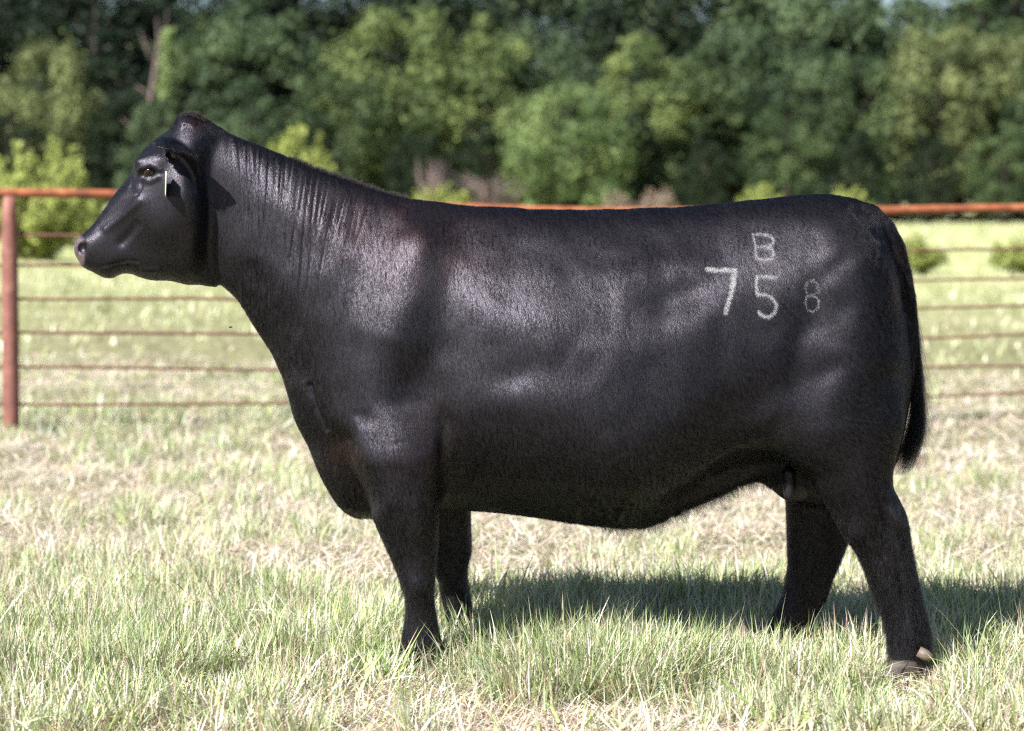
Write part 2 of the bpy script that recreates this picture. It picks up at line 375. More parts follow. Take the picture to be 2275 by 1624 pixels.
STRK = [  # polyline, width, amplitude
    ([(560, 600), (620, 740), (690, 860)], 20, -.006), ([(687, 856), (704, 908), (725, 952)], 6, -.009), ([(676, 850), (694, 915), (712, 958)], 8, .004),
    ([(762, 985), (790, 1050), (812, 1115)], 22, -.022), ([(790, 940), (806, 1040), (822, 1110)], 14, .006), ([(812, 960), (818, 1030)], 20, .004),
    ([(873, 988), (886, 982), (902, 981)], 4, -.0005), ([(872, 980), (886, 974), (902, 973)], 4, .0005),
    ([(1892, 462), (1925, 500), (1958, 535), (1984, 600), (2003, 680)], 8, -.013),
]
HSTRK = [([(620, 850), (540, 930), (430, 1010), (330, 1075)], 10, .004), ([(560, 800), (470, 900), (380, 990), (290, 1070)], 11, -.004),
    ([(585, 570), (560, 660), (545, 740)], 5, -.004), ([(640, 690), (625, 760), (600, 800)], 4, -.003),
    ([(600, 1040), (540, 1120), (470, 1190)], 10, -.005), ([(165, 1398), (260, 1400), (400, 1368), (520, 1335), (600, 1345)], 4, -.0022),
    ([(640, 1420), (760, 1415)], 8, .004), ([(620, 590), (700, 560), (780, 600)], 6, .0025), ([(640, 680), (700, 695), (770, 660)], 6, .003),
    ([(640, 900), (700, 1000), (760, 1080)], 34, .010), ([(700, 1050), (820, 1150)], 45, .006), ([(1080, 800), (1095, 950), (1085, 1100), (1040, 1250)], 14, .005)]
def detail(co, no):
    u, v = px(co); w_ = np.abs(no[:, 1]) ** .7
    d = np.zeros(len(co))
    for cu, cv, su, sv, an, am in FEAT: d += (.85 if cv < 1090 else 1.9) * am * blob(u, v, cu, cv, su, sv, an)
    for pts, wd, am in STRK: d += am * stroke(u, v, pts, wd)
    K = .8883 / 3.248
    hm = u < 480
    for pts, wd, am in HSTRK:
        q = [H2(*p) for p in pts]
        d[hm] += am * stroke(u[hm], v[hm], q, wd)
    d[hm] += -.006 * blob(u[hm], v[hm], *H2(640, 640), 8, 8)
    d *= w_
    # body-wide unevenness
    bodym = np.clip((u - 470) / 80, 0, 1)
    d += bodym * (.0036 * vnoise(co[:, 0] * 7 + 3, co[:, 1] * 7 + 1, co[:, 2] * 7) + .0020 * vnoise(co[:, 0] * 19, co[:, 1] * 19 + 8, co[:, 2] * 15 + 3)) * np.clip((co[:, 2] - .3) / .3, .3, 1)
    # neck folds
    lean = np.interp(u, [500, 560, 640, 740, 860], [.07, .02, -.10, -.22, -.34])
    s = u - lean * (v - 350)
    m = np.clip((s - 500) / 25, 0, 1) * np.clip((860 - s) / 60, 0, 1) * np.clip((800 - v - (s - 520) * .5) / 120, 0, 1) * w_
    m = m * (.35 + .65 * np.clip(vnoise(s / 30, v / 60) + .5, 0, 1))
    n1 = vnoise(s / 15.0 + 4, v / 330.0); n2 = vnoise(s / 7.5 + 20, v / 200.0)
    d += m * (-.0024 * np.exp(-(n1 / .16) ** 2) - .0018 * np.exp(-(n2 / .2) ** 2) + .0012)
    return d
BR = {  # freeze brand strokes in the reference frame, stroke half width px
    'B': ([[(1671, 520), (1690, 519), (1710, 523), (1717, 533), (1712, 543), (1690, 546), (1677, 547)], [(1671, 520), (1676, 545), (1679, 572), (1697, 576), (1712, 574), (1717, 562), (1712, 550), (1694, 546)]], 3.2),
    '7': ([[(1570, 597), (1585, 599), (1603, 598), (1630, 600)], [(1632, 600), (1627, 635), (1618, 665), (1610, 694)], [(1627, 612), (1622, 650), (1613, 680)]], 5.2),
    '5': ([[(1722, 615), (1700, 613), (1680, 614), (1678, 630), (1681, 654), (1697, 653), (1712, 660), (1723, 676), (1720, 692), (1708, 703), (1695, 702), (1684, 692)]], 4.2),
    '8': ([[(1793, 624), (1806, 622), (1815, 634), (1815, 648), (1804, 656), (1792, 653), (1786, 640), (1793, 624)], [(1790, 658), (1806, 655), (1817, 666), (1815, 682), (1803, 692), (1791, 686), (1786, 670), (1790, 658)]], 3.1),
}
def hair_dir(u, v, co, no):
    """combing direction (unit-ish, 3-D) for each root"""
    dx = np.interp(u, [160, 480, 560, 900, 1500, 1750, 2050], [.55, .25, .12, .18, .45, .6, .35])
    dz = -np.ones_like(u)
    legm = np.clip((v - 1080) / 80, 0, 1); dx = dx * (1 - .7 * legm)
    fl = blob(u, v, 1650, 960, 160, 60, -15); dz = dz * (1 - .6 * fl); dx = dx + .5 * fl
    th = blob(u, v, 1930, 930, 150, 130); dx = dx + .9 * th
    back = np.clip((no[:, 2] - .5) / .4, 0, 1); dx = dx + .25 * back
    nx_ = vnoise(u / 60., v / 60., co[:, 1] * 6) * .35 + vnoise(u / 17., v / 17., co[:, 1] * 9) * .22 + vnoise(u / 5., v / 13., co[:, 1] * 20) * .38
    nz_ = vnoise(u / 60. + 9, v / 60., co[:, 1] * 6) * .3
    g = np.stack([dx + nx_, np.sign(co[:, 1]) * (.15 + .9 * back), dz + nz_], 1)
    g -= no * (g * no).sum(1)[:, None]; g /= np.linalg.norm(g, axis=1)[:, None] + 1e-9
    return g
def make_hair(name, roots, tips_pts, col, r0, mat, parent):
    """roots (n,k,3) point array; col (n,3); r0 root radius scalar/array"""
    n, k, _ = tips_pts.shape
    hc = bpy.data.hair_curves.new(name); hc.add_curves([k] * n)
    hc.points.foreach_set('position', tips_pts.astype(np.float32).ravel())
    rad = np.broadcast_to(np.asarray(r0, float).reshape(-1, 1), (n, 1)) * np.linspace(1, .15, k)[None, :] ** .7
    hc.points.foreach_set('radius', rad.astype(np.float32).ravel())
    a = hc.attributes.new('tint', 'FLOAT_COLOR', 'CURVE')
    a.data.foreach_set('color', np.concatenate([col, np.ones((n, 1))], 1).astype(np.float32).ravel())
    hc.materials.append(mat)
    o = bpy.data.objects.new(name, hc); link(o); o.parent = parent
    return o
def hair_mat(name, rough=.30, radial=.4, coat=.0):
    m = bpy.data.materials.new(name); m.use_nodes = True; nd = m.node_tree.nodes; lk = m.node_tree.links
    nd.clear(); out = nd.new('ShaderNodeOutputMaterial'); h = nd.new('ShaderNodeBsdfHairPrincipled')
    h.model = 'CHIANG'; h.parametrization = 'COLOR'
    at = nd.new('ShaderNodeAttribute'); at.attribute_name = 'tint'
    lk.new(at.outputs['Color'], h.inputs['Color'])
    h.inputs['Roughness'].default_value = rough; h.inputs['Radial Roughness'].default_value = radial
    h.inputs['Random Roughness'].default_value = .15; h.inputs['IOR'].default_value = HAIR_IOR
    lk.new(h.outputs[0], out.inputs['Surface'])
    return m
CLAY = globals().get('CLAY', False)
def skin_mat():
    m, nd, lk, b = mat_new('black_hide')
    at = nd.new('ShaderNodeAttribute'); at.attribute_name = 'skin'
    tc = nd.new('ShaderNodeTexCoord'); mp = nd.new('ShaderNodeMapping'); mp.inputs['Scale'].default_value = (520, 520, 45)
    nz = nd.new('ShaderNodeTexNoise'); nz.inputs['Scale'].default_value = 1.0; nz.inputs['Detail'].default_value = 2
    lk.new(tc.outputs['Object'], mp.inputs[0]); lk.new(mp.outputs[0], nz.inputs[0])
    bp = nd.new('ShaderNodeBump'); bp.inputs['Strength'].default_value = SK[2]; bp.inputs['Distance'].default_value = .004
    lk.new(nz.outputs[0], bp.inputs['Height']); lk.new(bp.outputs[0], b.inputs['Normal'])
    lk.new(at.outputs['Color'], b.inputs['Base Color'])
    b.inputs['Roughness'].default_value = SK[0]; b.inputs['Specular IOR Level'].default_value = SK[1]; b.inputs['Specular Tint'].default_value = (.88, .82, 1.0, 1)
    if CLAY: lk.remove(b.inputs['Base Color'].links[0]); b.inputs['Base Color'].default_value = (.5, .5, .5, 1)
    return m
def make_cow():
    root = empty('cow', (.15, 0, 0))
    tag(root, 'black polled cow in side profile facing left, white freeze brand on its hip', 'cow')
    bpy.context.view_layer.update(); root.location = (0, 0, 0)
    pts, quads = build_body()
    me = np_mesh('body', pts, quads, 4)
    # finer mesh on the near side of neck and head
    bm = bmesh.new(); bm.from_mesh(me)
    ed = set()
    for f in bm.faces:
        c = f.calc_center_median()
        if c.x < -.34 and c.y < .03 and c.z > .75: ed.update(f.edges)
    bmesh.ops.subdivide_edges(bm, edges=list(ed), cuts=1, use_grid_fill=True, smooth=0)
    bmesh.ops.triangulate(bm, faces=[f for f in bm.faces if len(f.verts) > 4])
    bm.to_mesh(me); bm.free()
    n = len(me.vertices); co = np.empty(n * 3, np.float32); me.vertices.foreach_get('co', co); co = co.reshape(-1, 3).astype(float)
    no = np.empty(n * 3, np.float32); me.vertex_normals.foreach_get('vector', no); no = no.reshape(-1, 3).astype(float)
    if (no[:, 2] * (co[:, 2] - 1.0))[np.abs(co[:, 0]) < .3].sum() < 0: me.flip_normals(); no = -no
    co = co + no * detail(co, no)[:, None]
    me.vertices.foreach_set('co', co.astype(np.float32).ravel()); me.update()
    me.polygons.foreach_set('use_smooth', np.ones(len(me.polygons), bool))
    me.vertex_normals.foreach_get('vector', no_ := np.empty(n * 3, np.float32)); no = no_.reshape(-1, 3).astype(float)
    u, v = px(co)
    # natural colouring of the hide: black, browned in places, pinkish grey damp muzzle; nostril shade painted in
    def coat_col(u, v, co, base=(.004, .0034, .0042)):
        c = np.tile(np.array(base), (len(u), 1))
        br = .55 * blob(u, v, 900, 540, 190, 80, 12) + .8 * blob(u, v, 765, 1020, 28, 60, -25) + .2 * blob(u, v, 430, 270, 34, 22) + .5 * blob(u, v, 1995, 610, 26, 90, 10) + .35 * blob(u, v, 940, 1000, 60, 90)
        br *= .7 + .5 * vnoise(u / 40., v / 40.)
        c += np.clip(br, 0, 1)[:, None] * np.array([.024, .0095, .006])
        return c
    cc = coat_col(u, v, co)
    K = .8883 / 3.248
    mz = np.clip(1.6 - ((u - H2(118, 0)[0]) / 15) ** 2 - ((v - H2(0, 1270)[1]) / 36) ** 2, 0, 1) * np.clip((H2(178, 0)[0] - u) / 5, 0, 1)
    nos = blob(u, v, *H2(142, 1238), 11, 13)
    mzc = np.array([.12, .085, .095]) * (.75 + .5 * vnoise(u / 3., v / 3.)[:, None] * .5 + .2)
    cc = cc * (1 - mz[:, None]) + mzc * mz[:, None]
    cc = cc * (1 - .93 * np.clip(nos * 1.5, 0, 1)[:, None])  # shade of the nostril hollow painted into the skin colour
    ud = blob(u, v, 1745, 1085, 50, 34); cc += ud[:, None] * np.array([.006, .0045, .005])
    ca = me.color_attributes.new('skin', 'FLOAT_COLOR', 'POINT')
    ca.data.foreach_set('color', np.concatenate([np.clip(cc, 0, 1), np.ones((n, 1))], 1).astype(np.float32).ravel())
    me.materials.append(skin_mat())
    body = obj('body', me, root)
    # ---- eyes
    em, nd, lk, b = mat_new('eye'); b.inputs['Roughness'].default_value = .06; b.inputs['Specular IOR Level'].default_value = .4
    b.inputs['Coat Weight'].default_value = .15; b.inputs['Coat Roughness'].default_value = .02
    geo = nd.new('ShaderNodeTexCoord'); ln = nd.new('ShaderNodeVectorMath'); ln.operation = 'MULTIPLY'; ln.inputs[1].default_value = (1, 0, 1.7)
    l2 = nd.new('ShaderNodeVectorMath'); l2.operation = 'LENGTH'; lk.new(geo.outputs['Object'], ln.inputs[0]); lk.new(ln.outputs[0], l2.inputs[0])
    rp = ramp(nd, [(0, (.004, .003, .006)), (.0075, (.003, .002, .004)), (.0100, (.020, .007, .004)), (.0165, (.014, .006, .004)), (.02, (.02, .01, .008))])
    lk.new(l2.outputs['Value'], rp.inputs[0]); lk.new(rp.outputs[0], b.inputs['Base Color'])
    for s in (-1, 1):
        c = Vector(P(*H2(695, 622), s * .106)); c.y = s * EYE_Y
        bm = bmesh.new(); bmesh.ops.create_uvsphere(bm, u_segments=32, v_segments=20, radius=.0195)
        m2 = bpy.data.meshes.new('eye'); bm.to_mesh(m2); bm.free(); m2.polygons.foreach_set('use_smooth', [True] * len(m2.polygons)); m2.materials.append(em)
        o = obj('eye', m2, root); o.location = c
    # ---- hooves
    hm, nd, lk, b = mat_new('hoof_horn'); b.inputs['Roughness'].default_value = .6
    nz = nd.new('ShaderNodeTexNoise'); nz.inputs['Scale'].default_value = 30
    rp = ramp(nd, [(.3, (.015, .012, .010)), (.7, (.065, .048, .036))]); lk.new(nz.outputs[0], rp.inputs[0]); lk.new(rp.outputs[0], b.inputs['Base Color'])
    for (u0, yc) in ((922, YF), (1008, YFF), (2012, YH), (1730, YHF)):
        x = (u0 - 1137) * (7 + yc) / FP
        m = MB()
        for s in (-1, 1):
            g = []
            rows = [(0, .060, .030, -.010), (.02, .058, .030, -.006), (.045, .048, .028, .002), (.062, .042, .025, .006)]
            seg = 16; vs = []
            for z, a, bb, sh in rows:
                for t in np.linspace(0, 2 * np.pi, seg, endpoint=False):
                    cx = math.cos(t); k = 1.25 if cx < 0 else .85
                    vs.append((x + sh + a * cx * k, yc + s * .026 + bb * math.sin(t), z))
            f = []; sz = []
            for i in range(len(rows) - 1):
                for j in range(seg):
                    k = (j + 1) % seg; f += [i * seg + j, i * seg + k, (i + 1) * seg + k, (i + 1) * seg + j]; sz.append(4)
            f += [(len(rows) - 1) * seg + j for j in range(seg)]; sz.append(seg)
            f += list(range(seg))[::-1]; sz.append(seg)
            m.add(vs, f, sz)
        m.build('hoof', hm, root)
    # ---- dewclaws
    dm, nd, lk, b = mat_new('dewclaw_horn'); b.inputs['Roughness'].default_value = .55; b.inputs['Base Color'].default_value = (.13, .10, .078, 1)
    for (uu, vv, y, sc_) in ((2056, 1456, YH - .062, 1.1), (2056, 1462, YH + .04, .6), (1050, 1382, YFF - .03, .55), (972, 1432, YF - .035, .5), (1784, 1408, YHF - .035, .5)):
        p = np.array(P(uu, vv, y))
        t_ = tube([p + np.array([-.018, .004, .010]) * sc_, p, p + np.array([.012, -.003, -.006]) * sc_, p + np.array([.016, -.004, -.010]) * sc_], [.014 * sc_, .015 * sc_, .011 * sc_, .004], 12)
        MB().add(*t_).build('dewclaw', dm, root)
    # ---- ear tag, seen edge-on
    tm, nd, lk, b = mat_new('tag_plastic'); b.inputs['Base Color'].default_value = (.82, .9, .62, 1); b.inputs['Roughness'].default_value = .4
    p0 = np.array(P(*H2(828, 612), -.165)); p1 = np.array(P(*H2(822, 815), -.165))
    h = p0[2] - p1[2]; prof = [(-.014, 0), (.014, 0), (.018, -.3 * h), (.029, -.42 * h), (.029, -.93 * h), (.022, -h), (-.022, -h), (-.029, -.93 * h), (-.029, -.42 * h), (-.018, -.3 * h)]
    vs = []; 
    for dx in (-.0014, .0014):
        for yy, zz in prof: vs.append((p0[0] + dx + (p1[0] - p0[0]) * (-zz / h) * .6 - .136 * yy, p0[1] + yy, p0[2] + zz))
    k = len(prof); f = list(range(k)) + [2 * k - 1 - i for i in range(k)]; sz = [k, k]
    for i in range(k): j = (i + 1) % k; f += [i, i + k, j + k, j]; sz.append(4)
    tg_ = MB().add(vs, f, sz).build('ear_tag', tm, root, smooth=False)
    bmn, nd, lk, b = mat_new('button_plastic'); b.inputs['Base Color'].default_value = (.02, .02, .022, 1); b.inputs['Roughness'].default_value = .35
    q = np.array(P(*H2(895, 480), -.168))
    t_ = tube([q + np.array([0, .012, 0]), q, q + np.array([0, -.004, 0]), q + np.array([0, -.006, 0])], [.008, .009, .008, .003], 20)
    MB().add(*t_).build('tag_button', bmn, root)
    if CLAY: return root, body
    # ---- coat
    me.calc_loop_triangles(); nt = len(me.loop_triangles)
    tri = np.empty(nt * 3, np.int32); me.loop_triangles.foreach_get('vertices', tri); tri = tri.reshape(-1, 3)
    A, B_, C_ = co[tri[:, 0]], co[tri[:, 1]], co[tri[:, 2]]
    ar = .5 * np.linalg.norm(np.cross(B_ - A, C_ - A), axis=1)
    fn = no[tri].mean(1); cen = (A + B_ + C_) / 3
    wgt = ar * np.where(fn[:, 1] > .35, .30, 1.0) * np.where((fn[:, 2] < -.6), .5, 1) * np.where(cen[:, 2] < .08, 0, 1)
    def sample(N, wg):
        t = rng.choice(nt, N, p=wg / wg.sum()); r1 = np.sqrt(rng.random(N))[:, None]; r2 = rng.random(N)[:, None]
        a, b_, c = 1 - r1, r1 * (1 - r2), r1 * r2
        p = co[tri[t, 0]] * a + co[tri[t, 1]] * b_ + co[tri[t, 2]] * c
        nn = no[tri[t, 0]] * a + no[tri[t, 1]] * b_ + no[tri[t, 2]] * c
        return p, nn / np.linalg.norm(nn, axis=1)[:, None]
    p, nn = sample(N_HAIR, wgt)
    u, v = px(p)
    # bare skin: muzzle, eyes, teats
    bare = (((u - H2(118, 0)[0]) / 17) ** 2 + ((v - H2(0, 1270)[1]) / 44) ** 2 < 1) & (u < H2(190, 0)[0])
    eu, ev = H2(697, 622); bare |= ((u - eu) / 14) ** 2 + ((v - ev) / 9.5) ** 2 < 1
    bare |= ((u - 1745) / 50) ** 2 + ((v - 1092) / 26) ** 2 < .8
    k_ = ~bare; p, nn, u, v = p[k_], nn[k_], u[k_], v[k_]
    g = hair_dir(u, v, p, nn); N = len(p)
    # lengths by region
    ln = np.full(N, .013); ln *= np.interp(u, [160, 480, 560], [.55, .7, 1])
    ln *= 1 + .9 * np.clip((v - 1120) / 200, 0, 1) * np.clip((u - 1850) / 100, 0, 1)
    ln *= 1 + .5 * blob(u, v, 432, 262, 40, 22)
    ln *= 1 + .8 * blob(u, v, 2010, 620, 40, 140, 8)
    ln *= 1 + 1.3 * blob(u, v, *H2(855, 385), 18, 20) * (np.abs(p[:, 1]) > .10)
    bel = np.clip((-nn[:, 2] - .6) / .3, 0, 1) * np.clip((u - 1150) / 200, 0, 1) * (v > 1000); ln *= 1 + .8 * bel
    ln *= .7 + .6 * rng.random(N)
    lift = .20 + .10 * rng.random(N) + .25 * blob(u, v, 432, 262, 40, 22) + .2 * bel + .12 * np.clip((v - 1150) / 150, 0, 1)
    jit = rng.normal(0, 1, (N, 3)) * (.085 + .16 * np.clip((v - 1120) / 120, 0, 1))[:, None]
    d = g + nn * lift[:, None] + jit; d /= np.linalg.norm(d, axis=1)[:, None]
    d2 = g + nn * (lift * .25)[:, None] + jit * 1.3; d2 /= np.linalg.norm(d2, axis=1)[:, None]
    p0 = p - nn * .001
    cur = np.stack([p0, p0 + d * ln[:, None] * .5, p0 + (d * .5 + d2 * .5) * ln[:, None]], 1)
    col = coat_col(u, v, p, (.003, .0026, .0034)) * (.7 + .6 * rng.random(N))[:, None]
    col[rng.random(N) < .0007 * (1 + 2 * (v < 620))] = (.30, .25, .20)
    uc, vc = px(cen); inb = (uc > 1555) & (uc < 1830) & (vc > 508) & (vc < 712) & (cen[:, 1] < -.05)
    pb, nb = sample(60000, ar * inb); ub, vb = px(pb); gb = hair_dir(ub, vb, pb, nb); nB = len(pb)
    lb = (.011 * (.7 + .6 * rng.random(nB)))[:, None]; db = gb + nb * .22 + rng.normal(0, .13, (nB, 3)); db /= np.linalg.norm(db, axis=1)[:, None]
    curb = np.stack([pb - nb * .001, pb + db * lb * .5, pb + (db * .6 + gb * .4) * lb], 1)
    masks = {}
    def brand_m(u_, v_, ch):
        strk, wd = BR[ch]; m = np.zeros(len(u_))
        for sk in strk: m = np.maximum(m, stroke(u_, v_, sk, wd))
        return m
    for ch in BR:
        masks[ch] = (brand_m(ub, vb, ch) > .22 + .5 * rng.random(nB)) & (rng.random(nB) < {'B': .6, '7': 1.0, '5': .85, '8': .32}[ch])
    bm_all = np.zeros(N, bool); sel = np.where((u > 1555) & (u < 1830) & (v > 508) & (v < 712) & (p[:, 1] < -.05))[0]
    for ch in BR: bm_all[sel] |= brand_m(u[sel], v[sel], ch) > .4
    hmat = hair_mat('coat_hair', *HAIR_R)
    c_ = ~bm_all
    make_hair('coat', None, cur[c_], col[c_], HAIR_W, hmat, root)
    bmat = hair_mat('brand_hair', .4, .6)
    for ch, m in masks.items():
        cu = curb[m]; cu = cu[:, :1] + (cu - cu[:, :1]) * .62; cu = np.concatenate([cu, cu + rng.normal(0, .0007, (len(cu), 1, 3))]); 
        cu = cu + nb[m][np.r_[0:m.sum(), 0:m.sum()]][:, None, :] * .0016
        o = make_hair('brand_digit' if ch != 'B' else 'brand_letter', None, cu, np.tile([.80, .77, .78], (len(cu), 1)) * (.6 + .4 * rng.random((len(cu), 1))) * {'B': .9, '7': 1.2, '5': 1.05, '8': .6}[ch], HAIR_W * 1.25, bmat, root)
        o['label'] = {'B': 'thin white freeze-branded letter B, topmost mark on the hip', '7': 'boldest white freeze-branded numeral 7', '5': 'white freeze-branded numeral 5 below the letter B', '8': 'faint thin white freeze-branded numeral 8'}[ch]
    # ---- stray specks of hay caught in the coat are part of the coat's look: short pale hairs
    # ---- belly fringe and withers crest
    def fringe(name, line, N, L, spread, dirv, ry, mat, colr=(.008, .007, .009)):
        line = np.array(line, float); seg = np.linalg.norm(np.diff(line, axis=0), axis=1); cum = np.r_[0, np.cumsum(seg)]
        s = rng.random(N) * cum[-1]; uu = np.interp(s, cum, line[:, 0]); vv = np.interp(s, cum, line[:, 1])
        y = rng.normal(0, ry, N); pp = np.array([P(a, b, c) for a, b, c in zip(uu, vv, y)])
        cl = vnoise(uu / 5., y * 40)                      # clumping
        l = L * (.4 + .9 * rng.random(N)) * (1 + .5 * cl)
        d0 = np.array(dirv, float)[None, :] + rng.normal(0, spread, (N, 3)) + np.stack([cl * .35, cl * 0, cl * 0], 1)
        d0 /= np.linalg.norm(d0, axis=1)[:, None]
        d1 = d0 + rng.normal(0, .3, (N, 3)); 
        c = np.stack([pp, pp + d0 * l[:, None] * .5, pp + d0 * l[:, None] * .5 + d1 * l[:, None] * .4], 1)
        return make_hair(name, None, c, np.tile(colr, (N, 1)) * (.6 + .8 * rng.random((N, 1))), HAIR_W * 1.2, mat, root)
    fringe('belly_hair', [(1330, 1160), (1400, 1161), (1450, 1154), (1500, 1136), (1550, 1114), (1600, 1094), (1640, 1075), (1690, 1060), (1740, 1066), (1800, 1080)], 4200, .040, .22, (.25, 0, -1), .035, hmat)
    fringe('neck_crest_hair', [(640, 352), (700, 378), (760, 399), (800, 413), (850, 431), (900, 443)], 6000, .014, .3, (.6, 0, .8), .012, hmat, (.007, .005, .0045))
    fringe('poll_tuft', [(398, 262), (410, 257), (425, 257), (440, 264), (455, 272)], 3500, .014, .3, (.5, 0, .7), .02, hmat, (.008, .005, .004))
    # ---- tail switch
    ctr = catm([(2004, 600), (2018, 660), (2028, 730), (2033, 810), (2036, 880), (2036, 930), (2030, 968), (2018, 1003), (2010, 1030), (1998, 1056)], 8)
    wdt = np.interp(np.linspace(0, 1, len(ctr)), [0, .3, .5, .7, .85, 1], [.013, .015, .021, .030, .030, .012])
    C3 = np.array([P(a, b, 0) for a, b in ctr]); m_ = len(C3)
    N = 4500; s0 = rng.random(N) ** 1.1 * .70; Ls = .20 + .22 * rng.random(N)
    off = rng.normal(0, 1, (N, 2)); off /= np.maximum(np.linalg.norm(off, axis=1), 1)[:, None]
    lk_ = rng.normal(0, .95, (70, 2)); li = rng.integers(0, 70, N); lend = rng.random(70)
    Ls = Ls * (.75 + .5 * lend[li]); s0 = s0 * .98; Ls = np.minimum(Ls * 1.25, (1.0 - s0) * (.36 + .66 * lend[li] + .06 * rng.random(N))) / 1.25
    k = 7; cur = np.empty((N, k, 3)); ph = rng.random(N) * 6.28
    for j in range(k):
        s = np.clip(s0 + Ls * j / (k - 1) * 1.25, 0, 1); ii = s * (m_ - 1)
        base = np.stack([np.interp(ii, np.arange(m_), C3[:, a]) for a in range(3)], 1); wd = np.interp(ii, np.arange(m_), wdt)
        t = j / (k - 1); off_ = off * (1 - .75 * t) + lk_[li] * .75 * t
        base[:, 0] += off_[:, 0] * wd * (.75 + .3 * t) + (.010 + .022 * (ph < .7)) * np.sin(li * 2.1 + 3 * t + ph) * t * t + .003 * np.sin(ph + 5 * t) * t + .010 * t * t * (off[:, 0] > .4); base[:, 1] += off_[:, 1] * wd * .8; base[:, 2] += .002 * np.sin(ph * 2 + 4 * t)
        cur[:, j] = base
    make_hair('tail_switch', None, cur, np.tile([.0065, .006, .008], (N, 1)) * (.5 + rng.random((N, 1))), HAIR_W * 1.5, hair_mat('tail_hair', .22, .3), root)
    return root, body
# ------------------------------------------------------------------ ground
def tint_node(nd, lk, name='tint'):
    a = nd.new('ShaderNodeAttribute'); a.attribute_name = name; return a.outputs['Color']
def green_mask(x, y):
    """where the sward is green (0 straw .. 1 green), shared by the ground sheet and the blades"""
    d = y + CAM_D
    n = .55 * vnoise(x * .9 + 3, y * .55 + 1) + .35 * vnoise(x * 2.3, y * 1.7 + 5) + .2 * vnoise(x * .25 + 8, y * .12)
    b = np.interp(d, [5.5, 6.2, 6.55, 6.9, 7.6, 8.6, 9.6, 11, 13, 16, 19, 25, 40, 70, 120, 200], [-.45, -.35, .0, .12, .10, .05, -.32, -.62, -.58, -.30, -.05, .0, .1, .35, .6, .75])
    return np.clip(.5 + n * 1.25 + b, 0, 1)
def ground_sheet():
    xs = np.concatenate([-np.geomspace(400, 6, 50), np.linspace(-5.8, 5.8, 170), np.geomspace(6, 400, 50)])
    ds = np.concatenate([[-60, -20, -5, 0, 2, 3, 4], np.linspace(4.5, 20, 230), np.geomspace(20.2, 420, 170)])
    X, Y = np.meshgrid(xs, ds - CAM_D, indexing='ij'); Z = ground_h(X, Y)
    nx, ny = X.shape; idx = np.arange(nx * ny).reshape(nx, ny)
    q = np.stack([idx[:-1, :-1], idx[1:, :-1], idx[1:, 1:], idx[:-1, 1:]], -1).reshape(-1, 4)
    me = np_mesh('ground', np.stack([X, Y, Z], -1).reshape(-1, 3), q, 4)
    m, nd, lk, b = mat_new('pasture_soil'); b.inputs['Roughness'].default_value = .95; b.inputs['Specular IOR Level'].default_value = .1
    tc = nd.new('ShaderNodeTexCoord')
    n1 = nd.new('ShaderNodeTexNoise'); n1.inputs['Scale'].default_value = 9; n1.inputs['Detail'].default_value = 8
    mp = nd.new('ShaderNodeMapping'); mp.inputs['Scale'].default_value = (1, .45, 1)
    n2 = nd.new('ShaderNodeTexNoise'); n2.inputs['Scale'].default_value = .35; n2.inputs['Detail'].default_value = 6
    lk.new(tc.outputs['Object'], n1.inputs[0]); lk.new(tc.outputs['Object'], mp.inputs[0]); lk.new(mp.outputs[0], n2.inputs[0])
    r1 = ramp(nd, [(.3, (.06, .055, .03)), (.52, (.19, .18, .10)), (.7, (.34, .31, .20))])
    r2 = ramp(nd, [(.3, (.30, .33, .13)), (.5, (.40, .42, .19)), (.7, (.52, .50, .28))])
    lk.new(n1.outputs[0], r1.inputs[0]); lk.new(n2.outputs[0], r2.inputs[0])
    sp = nd.new('ShaderNodeSeparateXYZ'); lk.new(tc.outputs['Object'], sp.inputs[0])
    mr = nd.new('ShaderNodeMapRange'); mr.inputs['From Min'].default_value = 12; mr.inputs['From Max'].default_value = 60; lk.new(sp.outputs['Y'], mr.inputs['Value'])
    mx = nd.new('ShaderNodeMix'); mx.data_type = 'RGBA'; lk.new(mr.outputs[0], mx.inputs['Factor']); lk.new(r1.outputs[0], mx.inputs[6]); lk.new(r2.outputs[0], mx.inputs[7])
    lk.new(mx.outputs[2], b.inputs['Base Color'])
    bp = nd.new('ShaderNodeBump'); bp.inputs['Distance'].default_value = .02; lk.new(n1.outputs[0], bp.inputs['Height']); lk.new(bp.outputs[0], b.inputs['Normal'])
    me.materials.append(m); return tag(obj('ground', me), kind='structure')
ground_sheet()
def grass_mat(name, transl=.22, spec=.5):
    m = bpy.data.materials.new(name); m.use_nodes = True; nd = m.node_tree.nodes; lk = m.node_tree.links; nd.clear()
    out = nd.new('ShaderNodeOutputMaterial'); c = tint_node(nd, lk)
    b = nd.new('ShaderNodeBsdfPrincipled'); b.inputs['Roughness'].default_value = .38; b.inputs['Specular IOR Level'].default_value = spec
    t = nd.new('ShaderNodeBsdfTranslucent'); mx = nd.new('ShaderNodeMixShader'); mx.inputs[0].default_value = transl
    lk.new(c, b.inputs['Base Color']); lk.new(c, t.inputs['Color'])
    lk.new(b.outputs[0], mx.inputs[1]); lk.new(t.outputs[0], mx.inputs[2]); lk.new(mx.outputs[0], out.inputs['Surface'])
    return m
GM = grass_mat('grass_blade')
